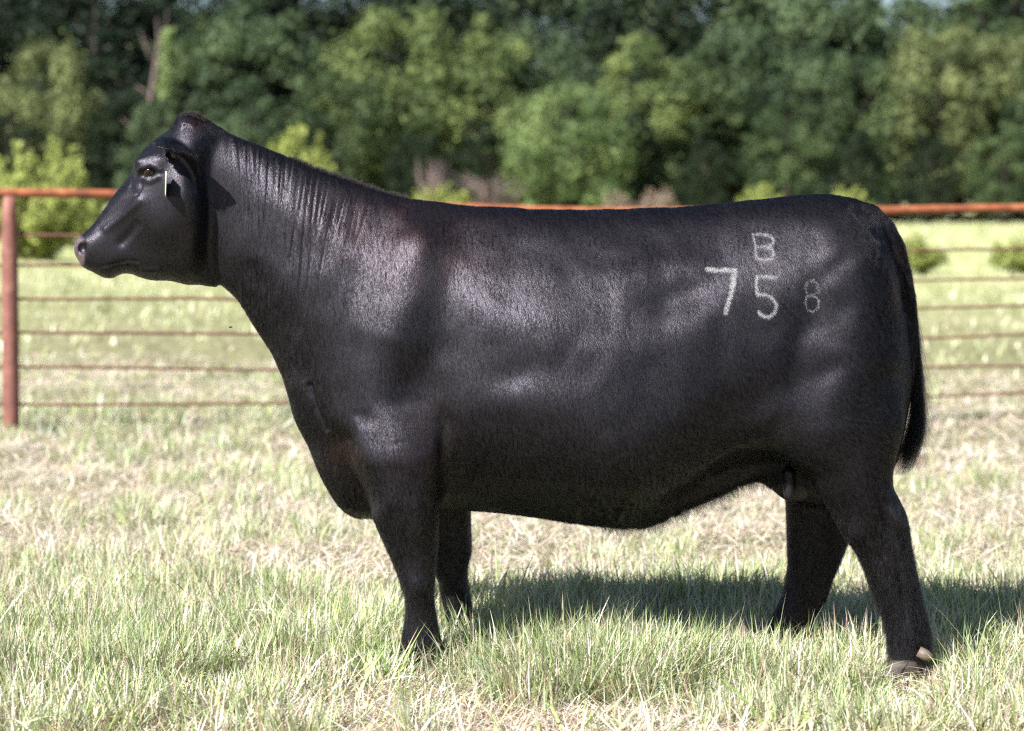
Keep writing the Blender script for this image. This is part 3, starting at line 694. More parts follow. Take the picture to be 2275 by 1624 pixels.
def blades(x, y, L, wd, col, azim, lean, bend, segs=3, zoff=0.0):
    """n tapered bent blades; lean = start angle from vertical, bend = added angle along it"""
    u_ = 1137 + x * FP / (y + CAM_D); d_ = y + CAM_D
    clear = np.exp(-((u_ - 2022) / 85) ** 2) * np.exp(-((d_ - 6.52) / .34) ** 4) + .5 * np.exp(-((u_ - 930) / 50) ** 2) * np.exp(-((d_ - 6.55) / .15) ** 4)
    L = L * (1 - .86 * np.clip(clear, 0, 1))
    n = len(x); z = ground_h(x, y) + zoff
    p = np.stack([x, y, z], 1); dirh = np.stack([np.cos(azim), np.sin(azim), np.zeros(n)], 1)
    fa = azim + np.pi / 2 + rng.normal(0, .5, n); side = np.stack([np.cos(fa), np.sin(fa), rng.normal(0, .2, n)], 1)
    V = np.empty((n, 2 * segs + 1, 3)); cur = p.copy(); ang = lean.copy()
    for i in range(segs):
        t = i / segs; wv = wd * (1 - t ** 1.6) * (.75 if i == 0 else 1)
        V[:, 2 * i] = cur - side * wv[:, None] / 2; V[:, 2 * i + 1] = cur + side * wv[:, None] / 2
        stp = L / segs; cur = cur + dirh * (np.sin(ang) * stp)[:, None]; cur[:, 2] += np.cos(ang) * stp; ang = ang + bend / segs
        g = ground_h(cur[:, 0], cur[:, 1]) + .004 if i == segs - 1 else cur[:, 2] * 0 - 9
        cur[:, 2] = np.maximum(cur[:, 2], g)
    V[:, 2 * segs] = cur
    b0 = (np.arange(n) * (2 * segs + 1))[:, None]
    q = np.concatenate([b0 + np.array([2 * i, 2 * i + 1, 2 * i + 3, 2 * i + 2]) for i in range(segs - 1)], 1) if segs > 1 else np.zeros((n, 0), int)
    t = b0 + np.array([2 * segs - 2, 2 * segs - 1, 2 * segs])
    fi = np.concatenate([q, t], 1).ravel(); sz = np.tile(np.array([4] * (segs - 1) + [3]), n)
    return V.reshape(-1, 3), fi, sz, np.repeat(col, 2 * segs + 1, 0)
class GB:
    def __init__(self): self.V = []; self.F = []; self.S = []; self.C = []; self.n = 0
    def add(self, V, f, s, c): self.V.append(V); self.F.append(f + self.n); self.S.append(s); self.C.append(c); self.n += len(V)
    def build(self, name, **k):
        V = np.concatenate(self.V); me = bpy.data.meshes.new(name)
        me.vertices.add(len(V)); me.vertices.foreach_set('co', V.astype(np.float32).ravel())
        f = np.concatenate(self.F).astype(np.int32); s = np.concatenate(self.S).astype(np.int32)
        me.loops.add(len(f)); me.loops.foreach_set('vertex_index', f); me.polygons.add(len(s))
        me.polygons.foreach_set('loop_start', np.r_[0, np.cumsum(s)[:-1]].astype(np.int32))
        me.polygons.foreach_set('use_smooth', np.ones(len(s), bool))
        me.update(calc_edges=True)
        C = np.concatenate(self.C); a = me.color_attributes.new('tint', 'FLOAT_COLOR', 'POINT')
        a.data.foreach_set('color', np.concatenate([C, np.ones((len(C), 1))], 1).astype(np.float32).ravel())
        me.materials.append(k.pop('mat', GM)); return tag(obj(name, me), **k)
def pick(n, d0, d1, mx=1.5, powr=1.0):
    d = d0 + (d1 - d0) * rng.random(n) ** powr
    x = (rng.random(n) * 2 - 1) * (d * 1137 / FP * mx + .4)
    return x, d - CAM_D
STRAW = np.array([[.68, .60, .44], [.76, .69, .55], [.56, .46, .33], [.72, .59, .52], [.42, .32, .22], [.80, .75, .64]])
GREEN = np.array([[.33, .42, .14], [.44, .52, .22], [.17, .25, .07], [.52, .57, .30], [.38, .46, .28], [.62, .65, .42]])
def colr(n, pal, jit=.12):
    c = pal[rng.integers(0, len(pal), n)] * (1 + rng.normal(0, jit, (n, 1))) * (1 + rng.normal(0, .05, (n, 3)))
    return np.clip(c, .02, .85)
TUFT = [(u, v, r, h, k) for u, v, r, h, k in (   # picked out of the photo: picture x, base row, radius, height, count
    (330, 1530, .16, .17, 900), (400, 1470, .14, .15, 700), (720, 1490, .18, .13, 900), (1090, 1470, .16, .15, 900), (1180, 1520, .2, .15, 1300), (1300, 1560, .2, .17, 1500),
    (1400, 1540, .2, .17, 1300), (1250, 1470, .25, .16, 1500), (1500, 1500, .22, .14, 1200), (1640, 1530, .16, .13, 800), (1800, 1540, .16, .13, 800), (1930, 1560, .12, .12, 500), (960, 1510, .12, .12, 500),
    (900, 1490, .10, .13, 400), (110, 1440, .2, .13, 800), (560, 1400, .2, .10, 700), (1480, 1360, .28, .15, 1300), (1600, 1345, .2, .16, 900), (1250, 1400, .2, .13, 700), (2180, 1380, .3, .12, 900), (210, 1560, .1, .1, 350), (2120, 1540, .1, .09, 300))]
def make_grass():
    g = GB()
    # dead thatch lying flat
    for d0, d1, n, wd, L0, sg in ((5.75, 8.2, 95000, .0046, .11, 3), (8.2, 13, 90000, .0055, .10, 2), (13, 24, 60000, .010, .13, 2)):
        x, y = pick(n, d0, d1); k = rng.random(n) < .45 + .55 * (1 - green_mask(x, y)); x, y = x[k], y[k]; n = len(x)
        g.add(*blades(x, y, L0 * (.4 + 1.1 * rng.random(n)), wd * (.6 + .8 * rng.random(n)), colr(n, STRAW), rng.random(n) * 6.28, 1.1 + .45 * rng.random(n), rng.normal(.2, .5, n), sg, .004 + .02 * rng.random(n)))
    # standing green and half dry blades
    for d0, d1, n, wd, L0, sg, pw in ((5.75, 8.6, 95000, .0060, .11, 3, .9), (8.6, 13, 115000, .0065, .10, 2, 1), (13, 24, 90000, .010, .11, 2, 1), (24, 60, 60000, .028, .14, 2, .8), (60, 185, 50000, .09, .22, 1, .8)):
        x, y = pick(n, d0, d1, powr=pw); gm = green_mask(x, y); k = rng.random(n) < .22 + .78 * gm; x, y, gm = x[k], y[k], gm[k]; n = len(x)
        c = colr(n, GREEN); dry = rng.random(n) < (.62 - .42 * gm); c[dry] = colr(dry.sum(), STRAW)
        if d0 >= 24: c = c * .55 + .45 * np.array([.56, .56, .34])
        cl = vnoise(x * 7 + 2, y * 6); keep = rng.random(n) < np.clip(.62 + 1.7 * cl, .08, 1)
        az = 9 * vnoise(x * 1.7 + 9, y * 1.4 + 4) + rng.normal(0, 1.1, n)
        x, y, gm, c, cl, az = x[keep], y[keep], gm[keep], c[keep], cl[keep], az[keep]; n = len(x)
        c = np.clip(c * (1 + .12 * vnoise(x * 3, y * 3)[:, None]), .02, .85)
        g.add(*blades(x, y, L0 * (.40 + .55 * gm + .7 * rng.random(n) ** 1.5) * (1 + .45 * cl), wd * (.45 + 1.0 * rng.random(n)), c, az, .12 + 1.25 * rng.random(n) ** 1.15, rng.normal(.6, .6, n), sg))
    # tufts
    for u, v, r, h, k in TUFT:
        k = int(k * 1.4)
        d = CAM_H * FP / (v - HOR); cx, cy_ = (u - 1137) * d / FP, d - CAM_D
        a = rng.random(k) * 6.28; rr = r * rng.random(k) ** .6; x = cx + rr * np.cos(a) * 1.25; y = cy_ + rr * np.sin(a) * .8
        h *= 1.15; c = colr(k, GREEN) * .86; dry = rng.random(k) < .22; c[dry] = colr(dry.sum(), STRAW)
        g.add(*blades(x, y, h * (.45 + .75 * rng.random(k)), .0058 * (.5 + .9 * rng.random(k)), c, a + rng.normal(0, 1.1, k), .1 + 1.1 * rng.random(k) ** 1.2, rng.normal(.8, .7, k), 4))
    # random tufts near and over the mid field
    for q_ in range(1300):
        d = 8.2 + 12 * random.random() ** 1.2 if q_ < 650 else 5.9 + 2.6 * random.random(); cx = (random.random() * 2 - 1) * (d * .212 * 1.25 + .4); cy_ = d - CAM_D
        if green_mask(np.array([cx]), np.array([cy_]))[0] < .45 * random.random(): continue
        k = 80; a = rng.random(k) * 6.28; rr = (.05 + .09 * random.random()) * rng.random(k) ** .6
        c = colr(k, GREEN); dry = rng.random(k) < .35; c[dry] = colr(dry.sum(), STRAW)
        g.add(*blades(cx + rr * np.cos(a), cy_ + rr * np.sin(a), (.10 + .07 * random.random()) * (.5 + .6 * rng.random(k)), .0055 * (.5 + .9 * rng.random(k)), c, a + rng.normal(0, .8, k), .05 + .45 * rng.random(k), rng.normal(.5, .4, k), 3))
    # long tangled blades lying over one another
    n = 5500; x, y = pick(n, 5.8, 8.6); k_ = vnoise(x * 4 + 7, y * 3.5) > .0; x, y = x[k_], y[k_]; n = len(x)
    c = colr(n, GREEN); dry = rng.random(n) < .45; c[dry] = colr(dry.sum(), STRAW)
    g.add(*blades(x, y, .10 + .14 * rng.random(n), .0085 * (.5 + .7 * rng.random(n)), c, 9 * vnoise(x * 1.7 + 9, y * 1.4 + 4) + rng.normal(0, 1.0, n), .5 + .7 * rng.random(n), rng.normal(.9, .5, n), 5, .02))
    # tall thin stems, some bent over
    n = 900; x, y = pick(n, 6.0, 10.5)
    g.add(*blades(x, y, .16 + .16 * rng.random(n), np.full(n, .0022), colr(n, STRAW[:2]) * .5 + colr(n, GREEN) * .5, rng.random(n) * 6.28, .05 + .4 * rng.random(n), np.abs(rng.normal(.5, .7, n)), 5))
    g.build('pasture_grass', label='pale straw and green pasture grass with longer tufts round the cow\'s feet', cat='grass', kind='stuff')
if GRASS: make_grass()

# ------------------------------------------------------------------ pipe and rod fence
def fence():
    root = empty('pipe_fence', P(15, 955, 9.0)); bpy.context.view_layer.update()
    tag(root, 'rusty pipe fence behind the cow, orange top rail with thin brown rods below', 'fence')
    ox, oy, oz = root.location
    def rust(name, a, b_, c, sc_=14):
        m, nd, lk, b = mat_new(name); b.inputs['Roughness'].default_value = .62; b.inputs['Specular IOR Level'].default_value = .35
        tc = nd.new('ShaderNodeTexCoord'); n1 = nd.new('ShaderNodeTexNoise'); n1.inputs['Scale'].default_value = sc_; n1.inputs['Detail'].default_value = 7; n1.inputs['Roughness'].default_value = .65
        lk.new(tc.outputs['Object'], n1.inputs[0]); r = ramp(nd, [(.3, a), (.52, b_), (.72, c)]); lk.new(n1.outputs[0], r.inputs[0]); lk.new(r.outputs[0], b.inputs['Base Color'])
        bp = nd.new('ShaderNodeBump'); bp.inputs['Distance'].default_value = .004; lk.new(n1.outputs[0], bp.inputs['Height']); lk.new(bp.outputs[0], b.inputs['Normal']); return m
    top = rust('orange_rust', (.12, .045, .03), (.33, .105, .045), (.44, .19, .10), 8); rod = rust('brown_rust', (.07, .03, .024), (.17, .075, .055), (.26, .13, .095), 20)
    post = rust('red_oxide_post', (.13, .055, .045), (.23, .095, .075), (.31, .15, .115), 9)
    # depth along the fence: 9.05 m behind the cow at the left, 11.1 m at the right
    X0, X1 = P(0, 0, 9.05)[0], P(2274, 0, 11.1)[0]
    yy = lambda x: 9.05 + (x - X0) / (X1 - X0) * 2.05
    xs = np.linspace(X0 - 2.6, X1 + 4.6, 190)
    U_ = [0, 262, 640, 1250, 1600, 1970, 2274]
    def rail(vs_, r, name, mat, wob, slump):
        vl = vs_[0]; uu = 1137 + xs * FP / (CAM_D + yy(xs)); vv = np.interp(uu, U_, vs_)
        vv = np.convolve(np.pad(vv, 7, mode='edge'), np.ones(15) / 15, 'valid'); z = CAM_H - (vv - HOR) * (CAM_D + yy(xs)) / FP
        z = z + wob * vnoise(xs * 1.6 + vl, vl) + wob * .5 * vnoise(xs * 5 + vl, 3.0) + slump
        pts = np.stack([xs - ox, yy(xs) - oy + wob * vnoise(xs * 1.2, vl * 2.), z - oz], 1)
        rr = r * (1 + .06 * vnoise(xs * 3, 1.5))
        v, f, s = tube(pts, rr, 12); MB().add(v, f, s).build(name, mat, root)
    rail((429, 430, 447, 470, 470, 468, 461), .031, 'top_rail', top, .002, 0)
    for vs_ in ((521, 523, 532, 556, 562, 561, 552), (590, 590, 598, 620, 627, 627, 617), (663, 663, 664, 680, 687, 688, 679), (738, 739, 745, 753, 755, 753, 744), (817, 818, 820, 824, 823, 820, 810), (898, 898, 898, 894, 889, 883, 874)):
        rail(vs_, .0098, 'fence_rod', rod, .006, 0)
    for x in (P(19, 0, 9.05)[0], P(19, 0, 9.05)[0] + 2.95, P(19, 0, 9.05)[0] + 5.9, P(19, 0, 9.05)[0] + 8.85):
        y = yy(x) + .0; t = (x - X0) / (X1 - X0); zt = CAM_H - (np.interp(1137 + x * FP / (CAM_D + y), U_, (429, 430, 447, 470, 470, 468, 461)) - HOR) * (CAM_D + y) / FP - .02
        zb = float(ground_h(x, y)) - .1
        hs = np.linspace(zb, zt, 14); w_ = np.full(14, .055); w_[-2:] = (.050, .042)
        px_ = x - ox + .018 * (zt - hs) / (zt - zb) * 1.0
        v, f, s = tube(np.stack([px_, np.full(14, y - oy), hs - oz], 1), w_, 16); MB().add(v, f, s).build('post', post, root)
fence()

# ------------------------------------------------------------------ trees and shrubs
def leaf_mat(name, dark, light, transl=.09):
    m = bpy.data.materials.new(name); m.use_nodes = True; nd = m.node_tree.nodes; lk = m.node_tree.links; nd.clear()
    out = nd.new('ShaderNodeOutputMaterial'); at = nd.new('ShaderNodeAttribute'); at.attribute_name = 'var'
    r = ramp(nd, [(0, dark), (1, light)]); lk.new(at.outputs['Fac'], r.inputs[0])
    b = nd.new('ShaderNodeBsdfPrincipled'); b.inputs['Roughness'].default_value = .55; b.inputs['Specular IOR Level'].default_value = .15
    t = nd.new('ShaderNodeBsdfTranslucent'); mx = nd.new('ShaderNodeMixShader'); mx.inputs[0].default_value = transl
    lk.new(r.outputs[0], b.inputs['Base Color']); lk.new(r.outputs[0], t.inputs['Color'])
    lk.new(b.outputs[0], mx.inputs[1]); lk.new(t.outputs[0], mx.inputs[2]); lk.new(mx.outputs[0], out.inputs['Surface']); return m
LM = {
    'dark': leaf_mat('dark_shade_leaf', (.005, .011, .006), (.026, .042, .02)), 'mid': leaf_mat('mid_leaf', (.007, .020, .009), (.12, .17, .07)),  # dark: shade in the gaps of the wood is put into this leaf colour
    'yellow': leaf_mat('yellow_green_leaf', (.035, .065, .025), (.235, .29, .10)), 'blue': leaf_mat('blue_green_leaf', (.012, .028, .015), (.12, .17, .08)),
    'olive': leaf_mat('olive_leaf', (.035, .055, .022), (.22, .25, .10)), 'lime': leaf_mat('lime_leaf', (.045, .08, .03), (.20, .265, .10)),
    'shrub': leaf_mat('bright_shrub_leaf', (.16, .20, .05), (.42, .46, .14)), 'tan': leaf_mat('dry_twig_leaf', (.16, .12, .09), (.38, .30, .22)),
}
bark, nd, lk, b = mat_new('bark'); b.inputs['Roughness'].default_value = .9
nz = nd.new('ShaderNodeTexNoise'); nz.inputs['Scale'].default_value = 3; nz.inputs['Detail'].default_value = 5
rp = ramp(nd, [(.3, (.035, .028, .024)), (.7, (.13, .10, .085))]); lk.new(nz.outputs[0], rp.inputs[0]); lk.new(rp.outputs[0], b.inputs['Base Color'])
pale, nd, lk, b = mat_new('pale_dead_wood'); b.inputs['Roughness'].default_value = .9
nz = nd.new('ShaderNodeTexNoise'); nz.inputs['Scale'].default_value = 1.2
rp = ramp(nd, [(.3, (.09, .065, .065)), (.7, (.24, .17, .165))]); lk.new(nz.outputs[0], rp.inputs[0]); lk.new(rp.outputs[0], b.inputs['Base Color'])
def crown_mesh(name, prof, nclump, nleaf, leaf, seed, wood_w=.5, cl=(.10, .17), openn=0.0):
    """unit tree: height 1, crown half width from prof [(h, r)]; clumps of small leaf faces with gaps"""
    r_ = np.random.default_rng(seed); hh = np.array([p[0] for p in prof]); rr = np.array([p[1] for p in prof])
    C = []; rad = []
    tries = 0
    while len(C) < nclump and tries < 60000:
        tries += 1
        h = r_.uniform(hh[0], hh[-1]); R0 = np.interp(h, hh, rr)
        if r_.random() > (R0 / rr.max()) ** 1.2 + .05: continue
        a = r_.uniform(0, 2 * np.pi); q = R0 * (.62 + .38 * r_.random() ** .5) * (1 + .22 * math.sin(3 * a + seed) * math.sin(7 * h + seed))
        c = np.array([q * math.cos(a), q * math.sin(a), h]); s = r_.uniform(*cl) * (.6 + .6 * R0 / rr.max())
        if any(np.linalg.norm((c - o) * [1, 1, 1.1]) < .55 * min(s, t) for o, t in zip(C, rad)): continue
        C.append(c); rad.append(s)
    C = np.array(C); rad = np.array(rad); n = len(C) * nleaf
    k = np.repeat(np.arange(len(C)), nleaf)
    dv = r_.normal(0, 1, (n, 3)); dv /= np.linalg.norm(dv, axis=1)[:, None]
    dv[:, 2] = np.where(dv[:, 2] < -.7, -dv[:, 2], dv[:, 2])
    rs = rad[k] * (.42 + .58 * r_.random(n) ** .5) * (1 + .32 * np.sin(dv[:, 0] * 9 + k) * np.cos(dv[:, 2] * 8 + k * 2))
    p = C[k] + dv * rs[:, None] * np.array([1, 1, .78]) + r_.normal(0, .14, (n, 3)) * rad[k][:, None]
    nn = dv + r_.normal(0, .38, (n, 3)) + np.array([0, 0, .12]); nn /= np.linalg.norm(nn, axis=1)[:, None]
    t1 = np.cross(nn, r_.normal(0, 1, (n, 3))); t1 /= np.linalg.norm(t1, axis=1)[:, None]; t2 = np.cross(nn, t1)
    s = leaf * (.6 + .8 * r_.random(n))[:, None]
    V = np.stack([p - t1 * s, p - t2 * s * .55 - nn * s * .12, p + t1 * s, p + t2 * s * .55 - nn * s * .12], 1).reshape(-1, 3)
    me = np_mesh(name, V, np.arange(4 * n), 4, None, False)
    cv = np.clip(.42 + .40 * r_.normal(0, 1, len(C)), 0, 1)[k] * .65 + .35 * r_.random(n)
    a = me.attributes.new('var', 'FLOAT', 'POINT'); a.data.foreach_set('value', np.repeat(cv, 4).astype(np.float32))
    # trunk and limbs
    m = MB(); tw = .016
    pts = [(0, 0, -.03), (.004, .003, .1), (-.006, .004, .25), (.006, -.005, .5), (0, .004, hh[-1] * .9)]
    m.add(*tube(pts, [tw * 1.25, tw, tw * .85, tw * .55, tw * .15], 9))
    for i in r_.choice(len(C), min(len(C), 22), replace=False):
        c = C[i]; z0 = max(.08, c[2] - .25 * r_.uniform(.4, 1)); st = np.array([0, 0, z0])
        mid = st * .45 + c * .55 + [0, 0, -.02]; m.add(*tube([st, mid, c], [tw * .4, tw * .25, tw * .08], 6))
    tm = np_mesh(name + '_trunk', np.concatenate(m.v), np.concatenate(m.f), np.array(m.s, np.int32), None)
    return me, tm
PROTO = {}
def protos():
    P_ = {
        'broad': ([(.12, .10), (.25, .26), (.45, .36), (.65, .37), (.82, .28), (.95, .14), (1, .04)], 62, 230, .0135, (.07, .13)),
        'tall': ([(.08, .08), (.2, .18), (.4, .24), (.65, .26), (.85, .19), (1, .05)], 64, 200, .012, (.055, .105)),
        'round': ([(.05, .18), (.15, .32), (.4, .44), (.65, .46), (.85, .32), (1, .08)], 52, 250, .017, (.10, .17)),
        'layered': ([(.10, .24), (.25, .33), (.4, .30), (.55, .33), (.7, .24), (.85, .20), (1, .04)], 66, 200, .013, (.055, .115)),
    }
    for k, (pr, nc, nl, lf, cl) in P_.items():
        for j in range(2): PROTO[k, j] = crown_mesh('crown_' + k, pr, nc, nl, lf, 11 + 7 * j + len(k), cl=cl)
    PROTO['bush', 0] = shoot_mesh('bush_foliage', 5, .55, 110, 110); PROTO['bush', 1] = shoot_mesh('bush_foliage', 9, .68, 130, 120)
def shoot_mesh(name, seed, spread, nshoot, nleaf):
    """unit bush of arching leafy shoots"""
    r_ = np.random.default_rng(seed); Pn = []; m = MB()
    for i in range(nshoot):
        a = r_.uniform(0, 2 * np.pi); q = spread * r_.random() ** .5; h = (1 - .55 * (q / spread) ** 2) * r_.uniform(.55, 1.05)
        b0 = np.array([.12 * math.cos(a) * r_.random(), .12 * math.sin(a) * r_.random(), 0]); tip = np.array([q * math.cos(a), q * math.sin(a), h])
        t = r_.random(nleaf) ** .6; mid = b0 * .6 + tip * .4 + [0, 0, .28 * h]
        c = ((1 - t) ** 2)[:, None] * b0 + (2 * t * (1 - t))[:, None] * mid + (t ** 2)[:, None] * tip
        Pn.append(c + r_.normal(0, .032, (nleaf, 3)) * (1.3 - .7 * t)[:, None])
        if i % 3 == 0: m.add(*tube([b0, b0 * .25 + mid * .5 + tip * .25, tip], [.010, .006, .002], 5))
    p = np.concatenate(Pn); p[:, 2] = np.maximum(p[:, 2], .02); n = len(p)
    nn = r_.normal(0, .7, (n, 3)) + p * [1, 1, .3] + [0, 0, .5]; nn /= np.linalg.norm(nn, axis=1)[:, None]
    t1 = np.cross(nn, r_.normal(0, 1, (n, 3))); t1 /= np.linalg.norm(t1, axis=1)[:, None]; t2 = np.cross(nn, t1)
    s = .023 * (.6 + .8 * r_.random(n))[:, None]
    V = np.stack([p - t1 * s, p - t2 * s * .5, p + t1 * s, p + t2 * s * .5], 1).reshape(-1, 3)
    me = np_mesh(name, V, np.arange(4 * n), 4, None, False)
    a = me.attributes.new('var', 'FLOAT', 'POINT'); a.data.foreach_set('value', np.repeat(np.clip(.5 + .25 * r_.normal(0, 1, n), 0, 1), 4).astype(np.float32))
    return me, np_mesh(name + '_stems', np.concatenate(m.v), np.concatenate(m.f), np.array(m.s, np.int32), None)
def tree(kind, u, vtop, d, colour, label, group=None, width=1.0, name='woodland_tree', cat='tree', rot=None, wood=None):
    x = (u - 1137) * d / FP; y = d - CAM_D; z = float(ground_h(x, y)); top = CAM_H - (vtop - HOR) * d / FP
    h = max(top - z, .5)
    t = empty(name, (x, y, z - .05)); t.rotation_euler = (0, 0, random.random() * 6.28 if rot is None else rot); t.scale = (h * width, h * width, h)
    tag(t, label, cat, group)
    me, tm = PROTO[kind]
    bsh = kind[0] == 'bush'
    for nm, data, mt in (('foliage' if bsh else 'crown', me, LM[colour]), ('stems' if bsh else 'trunk', tm, wood or bark)):
        if not data.materials: data.materials.append(mt)
        o = bpy.data.objects.new(nm, data); link(o); o.parent = t
        o.material_slots[0].link = 'OBJECT'; o.material_slots[0].material = mt
    return t
G1, G2, G3 = 'tall trees at the back of the wood', 'trees along the front of the wood', 'shrubs at the edge of the field'
def trees():
    protos()
    # back wall of tall trees reaching above the frame
    back = [(-260, -60), (-110, -90), (60, -120), (210, -70), (355, 16), (470, -110), (610, -60), (750, -130), (880, -50), (1020, -40), (1160, -90), (1300, -120), (1440, -80), (1590, -100), (1730, -70), (1850, -60), (1990, -5), (2130, 12), (2260, -90), (2400, -90), (2540, -60)]
    nm = ['beyond the left edge', 'at the left corner', 'above the sunlit olive crown', 'left of the bare pale trunk', 'behind the bare pale trunk', 'right of the bare pale trunk', 'above the cow\'s poll', 'above the cow\'s neck', 'behind the yellow-green pair', 'above the withers', 'above the front of the back', 'above the middle of the back', 'above the lime green tree', 'above the loin', 'in front of small sky gaps', 'left of the sky gaps', 'below a gap of sky', 'behind the olive crown at right', 'at the right corner', 'beyond the right edge', 'farthest right of all']
    cols = ['dark', 'dark', 'dark', 'dark', 'dark', 'mid', 'dark', 'dark', 'mid', 'dark', 'blue', 'dark', 'dark', 'mid', 'dark', 'blue', 'mid', 'dark', 'mid', 'dark', 'dark']
    for i, ((u, v), c, n_) in enumerate(zip(back, cols, nm)):
        tree((['tall', 'broad', 'layered'][i % 3], i % 2), u, v, 196 + 9 * ((i * 7) % 3), c, 'tall %s green tree at the back of the wood, %s' % ({'dark': 'dark', 'mid': 'mid', 'blue': 'bluish'}[c], n_), G1, 1.15)
    for i, u in enumerate(range(-240, 2560, 105)):           # dark fill between the trunks, its shade put into the leaf colour
        tree((['layered', 'broad', 'round'][i % 3], i % 2), u, 130 + 90 * ((i * 5) % 4) / 3, 190 - 3 * (i % 3), 'dark', 'dark shaded tree inside the wood, number %s from the left of its row' % ['one', 'two', 'three', 'four', 'five', 'six', 'seven', 'eight', 'nine', 'ten', 'eleven', 'twelve', 'thirteen', 'fourteen', 'fifteen', 'sixteen', 'seventeen', 'eighteen', 'nineteen', 'twenty', 'twenty-one', 'twenty-two', 'twenty-three', 'twenty-four', 'twenty-five', 'twenty-six', 'twenty-seven'][i], 'shaded trees inside the wood', 1.25)
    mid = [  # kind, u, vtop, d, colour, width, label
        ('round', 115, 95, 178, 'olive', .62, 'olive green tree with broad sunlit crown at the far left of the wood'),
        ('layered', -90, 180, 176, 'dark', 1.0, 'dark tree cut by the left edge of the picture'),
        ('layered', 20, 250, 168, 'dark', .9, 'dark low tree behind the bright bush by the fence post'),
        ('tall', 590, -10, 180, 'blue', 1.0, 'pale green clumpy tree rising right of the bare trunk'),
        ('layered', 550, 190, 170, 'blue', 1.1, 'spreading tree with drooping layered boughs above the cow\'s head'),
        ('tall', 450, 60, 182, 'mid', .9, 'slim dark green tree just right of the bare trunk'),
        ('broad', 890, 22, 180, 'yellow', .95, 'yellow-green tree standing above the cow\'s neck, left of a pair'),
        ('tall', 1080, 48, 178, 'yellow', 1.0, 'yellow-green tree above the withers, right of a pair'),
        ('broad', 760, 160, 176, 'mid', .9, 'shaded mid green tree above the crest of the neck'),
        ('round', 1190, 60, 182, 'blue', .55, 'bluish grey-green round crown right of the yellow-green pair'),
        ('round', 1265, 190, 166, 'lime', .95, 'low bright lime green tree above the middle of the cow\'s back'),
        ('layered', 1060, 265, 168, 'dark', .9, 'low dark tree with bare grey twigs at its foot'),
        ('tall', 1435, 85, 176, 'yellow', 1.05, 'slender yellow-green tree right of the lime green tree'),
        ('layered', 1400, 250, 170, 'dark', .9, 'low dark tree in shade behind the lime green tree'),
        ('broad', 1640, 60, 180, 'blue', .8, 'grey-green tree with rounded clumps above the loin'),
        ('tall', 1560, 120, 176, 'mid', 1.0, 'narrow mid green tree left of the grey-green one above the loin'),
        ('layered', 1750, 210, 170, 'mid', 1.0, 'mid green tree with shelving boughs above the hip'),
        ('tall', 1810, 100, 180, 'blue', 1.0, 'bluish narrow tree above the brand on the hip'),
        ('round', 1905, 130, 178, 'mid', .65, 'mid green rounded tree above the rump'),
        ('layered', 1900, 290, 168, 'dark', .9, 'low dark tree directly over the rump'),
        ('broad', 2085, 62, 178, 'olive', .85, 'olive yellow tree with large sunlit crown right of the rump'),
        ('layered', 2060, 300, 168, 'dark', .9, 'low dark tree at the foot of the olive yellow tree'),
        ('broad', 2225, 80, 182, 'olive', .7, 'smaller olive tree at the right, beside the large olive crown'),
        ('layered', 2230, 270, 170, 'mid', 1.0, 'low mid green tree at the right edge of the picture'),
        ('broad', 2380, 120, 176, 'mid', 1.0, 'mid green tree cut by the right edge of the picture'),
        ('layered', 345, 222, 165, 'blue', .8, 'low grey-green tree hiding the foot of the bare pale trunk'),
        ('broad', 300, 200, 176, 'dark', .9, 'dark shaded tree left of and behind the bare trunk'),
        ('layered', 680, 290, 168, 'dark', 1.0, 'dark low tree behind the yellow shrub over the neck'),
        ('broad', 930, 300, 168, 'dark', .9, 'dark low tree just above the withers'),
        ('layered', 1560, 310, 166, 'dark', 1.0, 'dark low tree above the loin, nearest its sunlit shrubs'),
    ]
    for i, (k, u, v, d, c, wd, lb) in enumerate(mid): tree((k, i % 2), u, v, d, c, lb, G2, wd)
    # bushes on the field
    tree(('bush', 1), 78, 280, 62, 'shrub', 'large bright yellow-green bush behind the fence post at the left', None, .85, 'bush', 'bush', 1.0)
    tree(('bush', 0), 655, 272, 120, 'shrub', 'bright yellow-green shrub showing over the cow\'s neck', G3, .85, 'bush', 'bush')
    tree(('bush', 1), 975, 396, 130, 'shrub', 'small bright shrub showing over the withers', G3, 1.1, 'bush', 'bush')
    tree(('bush', 0), 1375, 422, 132, 'tan', 'small tan dry shrub over the back, left of a pair', G3, 1.1, 'bush', 'bush')
    tree(('bush', 1), 1460, 404, 130, 'tan', 'larger tan dry shrub over the back, right of a pair', G3, .8, 'bush', 'bush')
    tree(('bush', 0), 1690, 400, 128, 'shrub', 'yellow-green shrub with arching shoots over the loin', G3, 1.1, 'bush', 'bush')
    tree(('bush', 1), 1885, 398, 126, 'shrub', 'yellow-green shrub showing over the tail head', G3, .8, 'bush', 'bush')
    tree(('bush', 0), 2030, 512, 60, 'shrub', 'low green weed clump in the field right of the tail', G3, 1.5, 'bush', 'bush')
    tree(('bush', 1), 2262, 512, 62, 'shrub', 'low green weed clump at the right edge of the field', G3, 1.2, 'bush', 'bush')
    # bare trunk with a green vine
    r = empty('bare_tree', (0, 0, 0)); d = 173; y = d - CAM_D
    tag(r, 'bare pale leaning trunk with a green vine beside it before the dark wood', 'tree')
    Q = lambda u, v, dy=0: np.array([(u - 1137) * d / FP, y + dy, CAM_H - (v - HOR) * d / FP])
    base = Q(322, 470); r.location = base; bpy.context.view_layer.update(); B0 = base
    m = MB(); m.add(*tube([Q(322, 480) - B0, Q(330, 330) - B0, Q(333, 230) - B0, Q(345, 150) - B0, Q(352, 90) - B0, Q(348, 40) - B0], [.24, .20, .17, .14, .09, .03], 10))
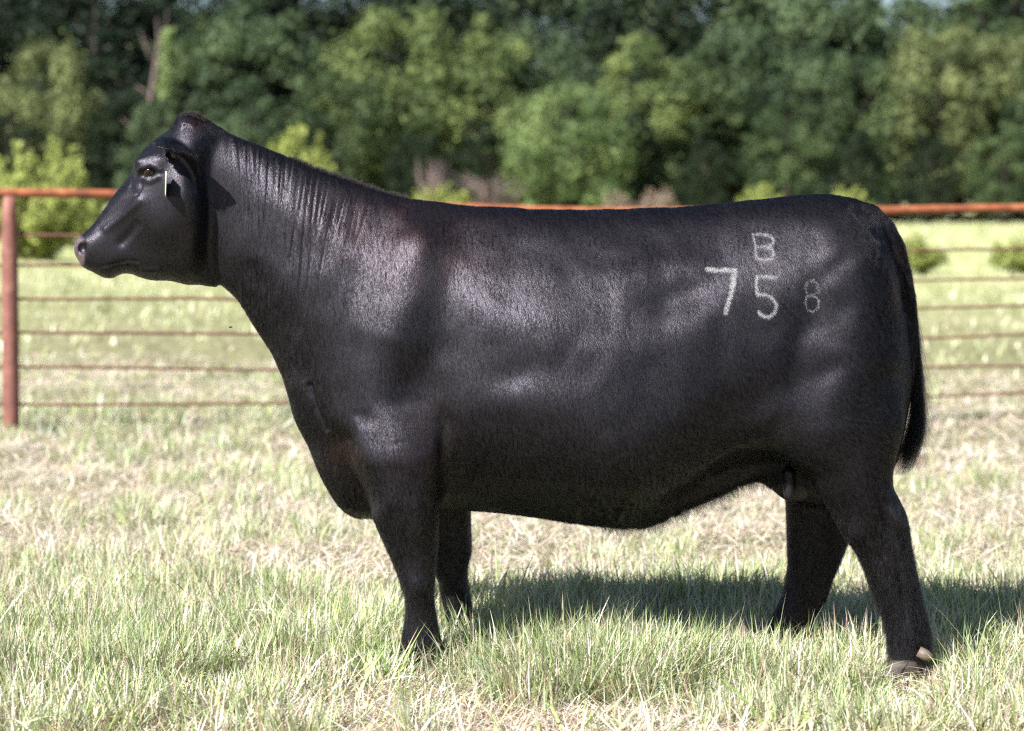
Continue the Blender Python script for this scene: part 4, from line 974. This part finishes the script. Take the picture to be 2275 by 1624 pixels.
    for a in (((335, 230), (318, 200), (300, 190)), ((345, 150), (325, 110), (312, 70)), ((350, 100), (368, 60), (372, 20)), ((333, 250), (360, 270), (410, 262)), ((331, 300), (300, 290), (268, 262)), ((331, 320), (370, 318), (395, 330)), ((332, 280), (352, 240), (380, 215))):
        m.add(*tube([Q(*q) - B0 for q in a], [.07, .05, .02], 7))
    m.build('trunk', pale, r)
    k = 900; s = rng.random(k); c = np.stack([np.interp(s, [0, .5, 1], [Q(366, 0)[0], Q(369, 0)[0], Q(376, 0)[0]]), np.full(k, y - .4), np.interp(s, [0, 1], [Q(0, 245)[2], Q(0, 70)[2]])], 1) + rng.normal(0, .22, (k, 3)) * np.array([1, 1, .8]) - B0
    nn = rng.normal(0, .6, (k, 3)) + [-.4, -.8, .4]; nn /= np.linalg.norm(nn, axis=1)[:, None]; t1 = np.cross(nn, rng.normal(0, 1, (k, 3))); t1 /= np.linalg.norm(t1, axis=1)[:, None]; t2 = np.cross(nn, t1)
    V = np.stack([c - t1 * .16, c - t2 * .1, c + t1 * .16, c + t2 * .1], 1).reshape(-1, 3)
    me = np_mesh('vine', V, np.arange(4 * k), 4, LM['lime'], False); a = me.attributes.new('var', 'FLOAT', 'POINT'); a.data.foreach_set('value', np.repeat(.5 + .5 * rng.random(k), 4).astype(np.float32))
    obj('vine', me, r)
    # bare grey twigs, a fallen brush pile
    for (u, v, w_, hgt, lb) in ((1085, 452, 130, 75, 'tangle of bare pinkish grey branches at the wood\'s foot above the back'), (960, 440, 70, 95, 'upright bare grey branches at the wood\'s foot above the withers')):
        m = MB(); dd = 158; Q2 = lambda a, b: np.array([(a - 1137) * dd / FP, dd - CAM_D, CAM_H - (b - HOR) * dd / FP]); b0 = Q2(u, 470)
        for i in range(34):
            a0 = Q2(u + random.uniform(-.3, .3) * w_, 470) + [0, random.uniform(-1, 1), 0]; a1 = Q2(u + random.uniform(-1, 1) * w_ * .7, v - random.uniform(.3, 1) * hgt) + [0, random.uniform(-1.5, 1.5), 0]
            md = (a0 + a1) / 2 + np.array([random.uniform(-.5, .5), 0, random.uniform(0, .6)]); m.add(*tube([a0 - b0, md - b0, a1 - b0], [.045, .03, .015], 5))
        o = m.build('brush_pile', pale); o.location = b0; tag(o, lb, 'branches', 'bare branches at the foot of the wood')
if TREES: trees()
# hills behind the wood close the view between the trunks
# ------------------------------------------------------------------ a passing fly
def fly():
    r = empty('fly', P(512, 727, -.3)); tag(r, 'tiny black fly in the air in front of the lower neck', 'fly')
    m, nd, lk, b = mat_new('fly_body'); b.inputs['Base Color'].default_value = (.01, .01, .012, 1); b.inputs['Roughness'].default_value = .35
    v, f, s = tube([(-.0042, 0, .001), (-.003, 0, 0), (0, 0, -.0002), (.0025, 0, .0008), (.0040, 0, .001), (.0055, 0, .0008)], [.0008, .0021, .0024, .0016, .0018, .0004], 10); MB().add(v, f, s).build('body', m, r)
    wm, nd, lk, b = mat_new('fly_wing'); b.inputs['Base Color'].default_value = (.25, .25, .26, 1); b.inputs['Alpha'].default_value = .6
    for sgn in (-1, 1):
        vs = [(0, sgn * .001, .002), (-.003, sgn * .005, .004), (-.005, sgn * .008, .0045), (-.0065, sgn * .006, .004), (-.005, sgn * .003, .003)]
        MB().add(vs, list(range(5)), [5]).build('wing', wm, r, False)
fly()
make_cow()
print('script done', time.time() - T0)
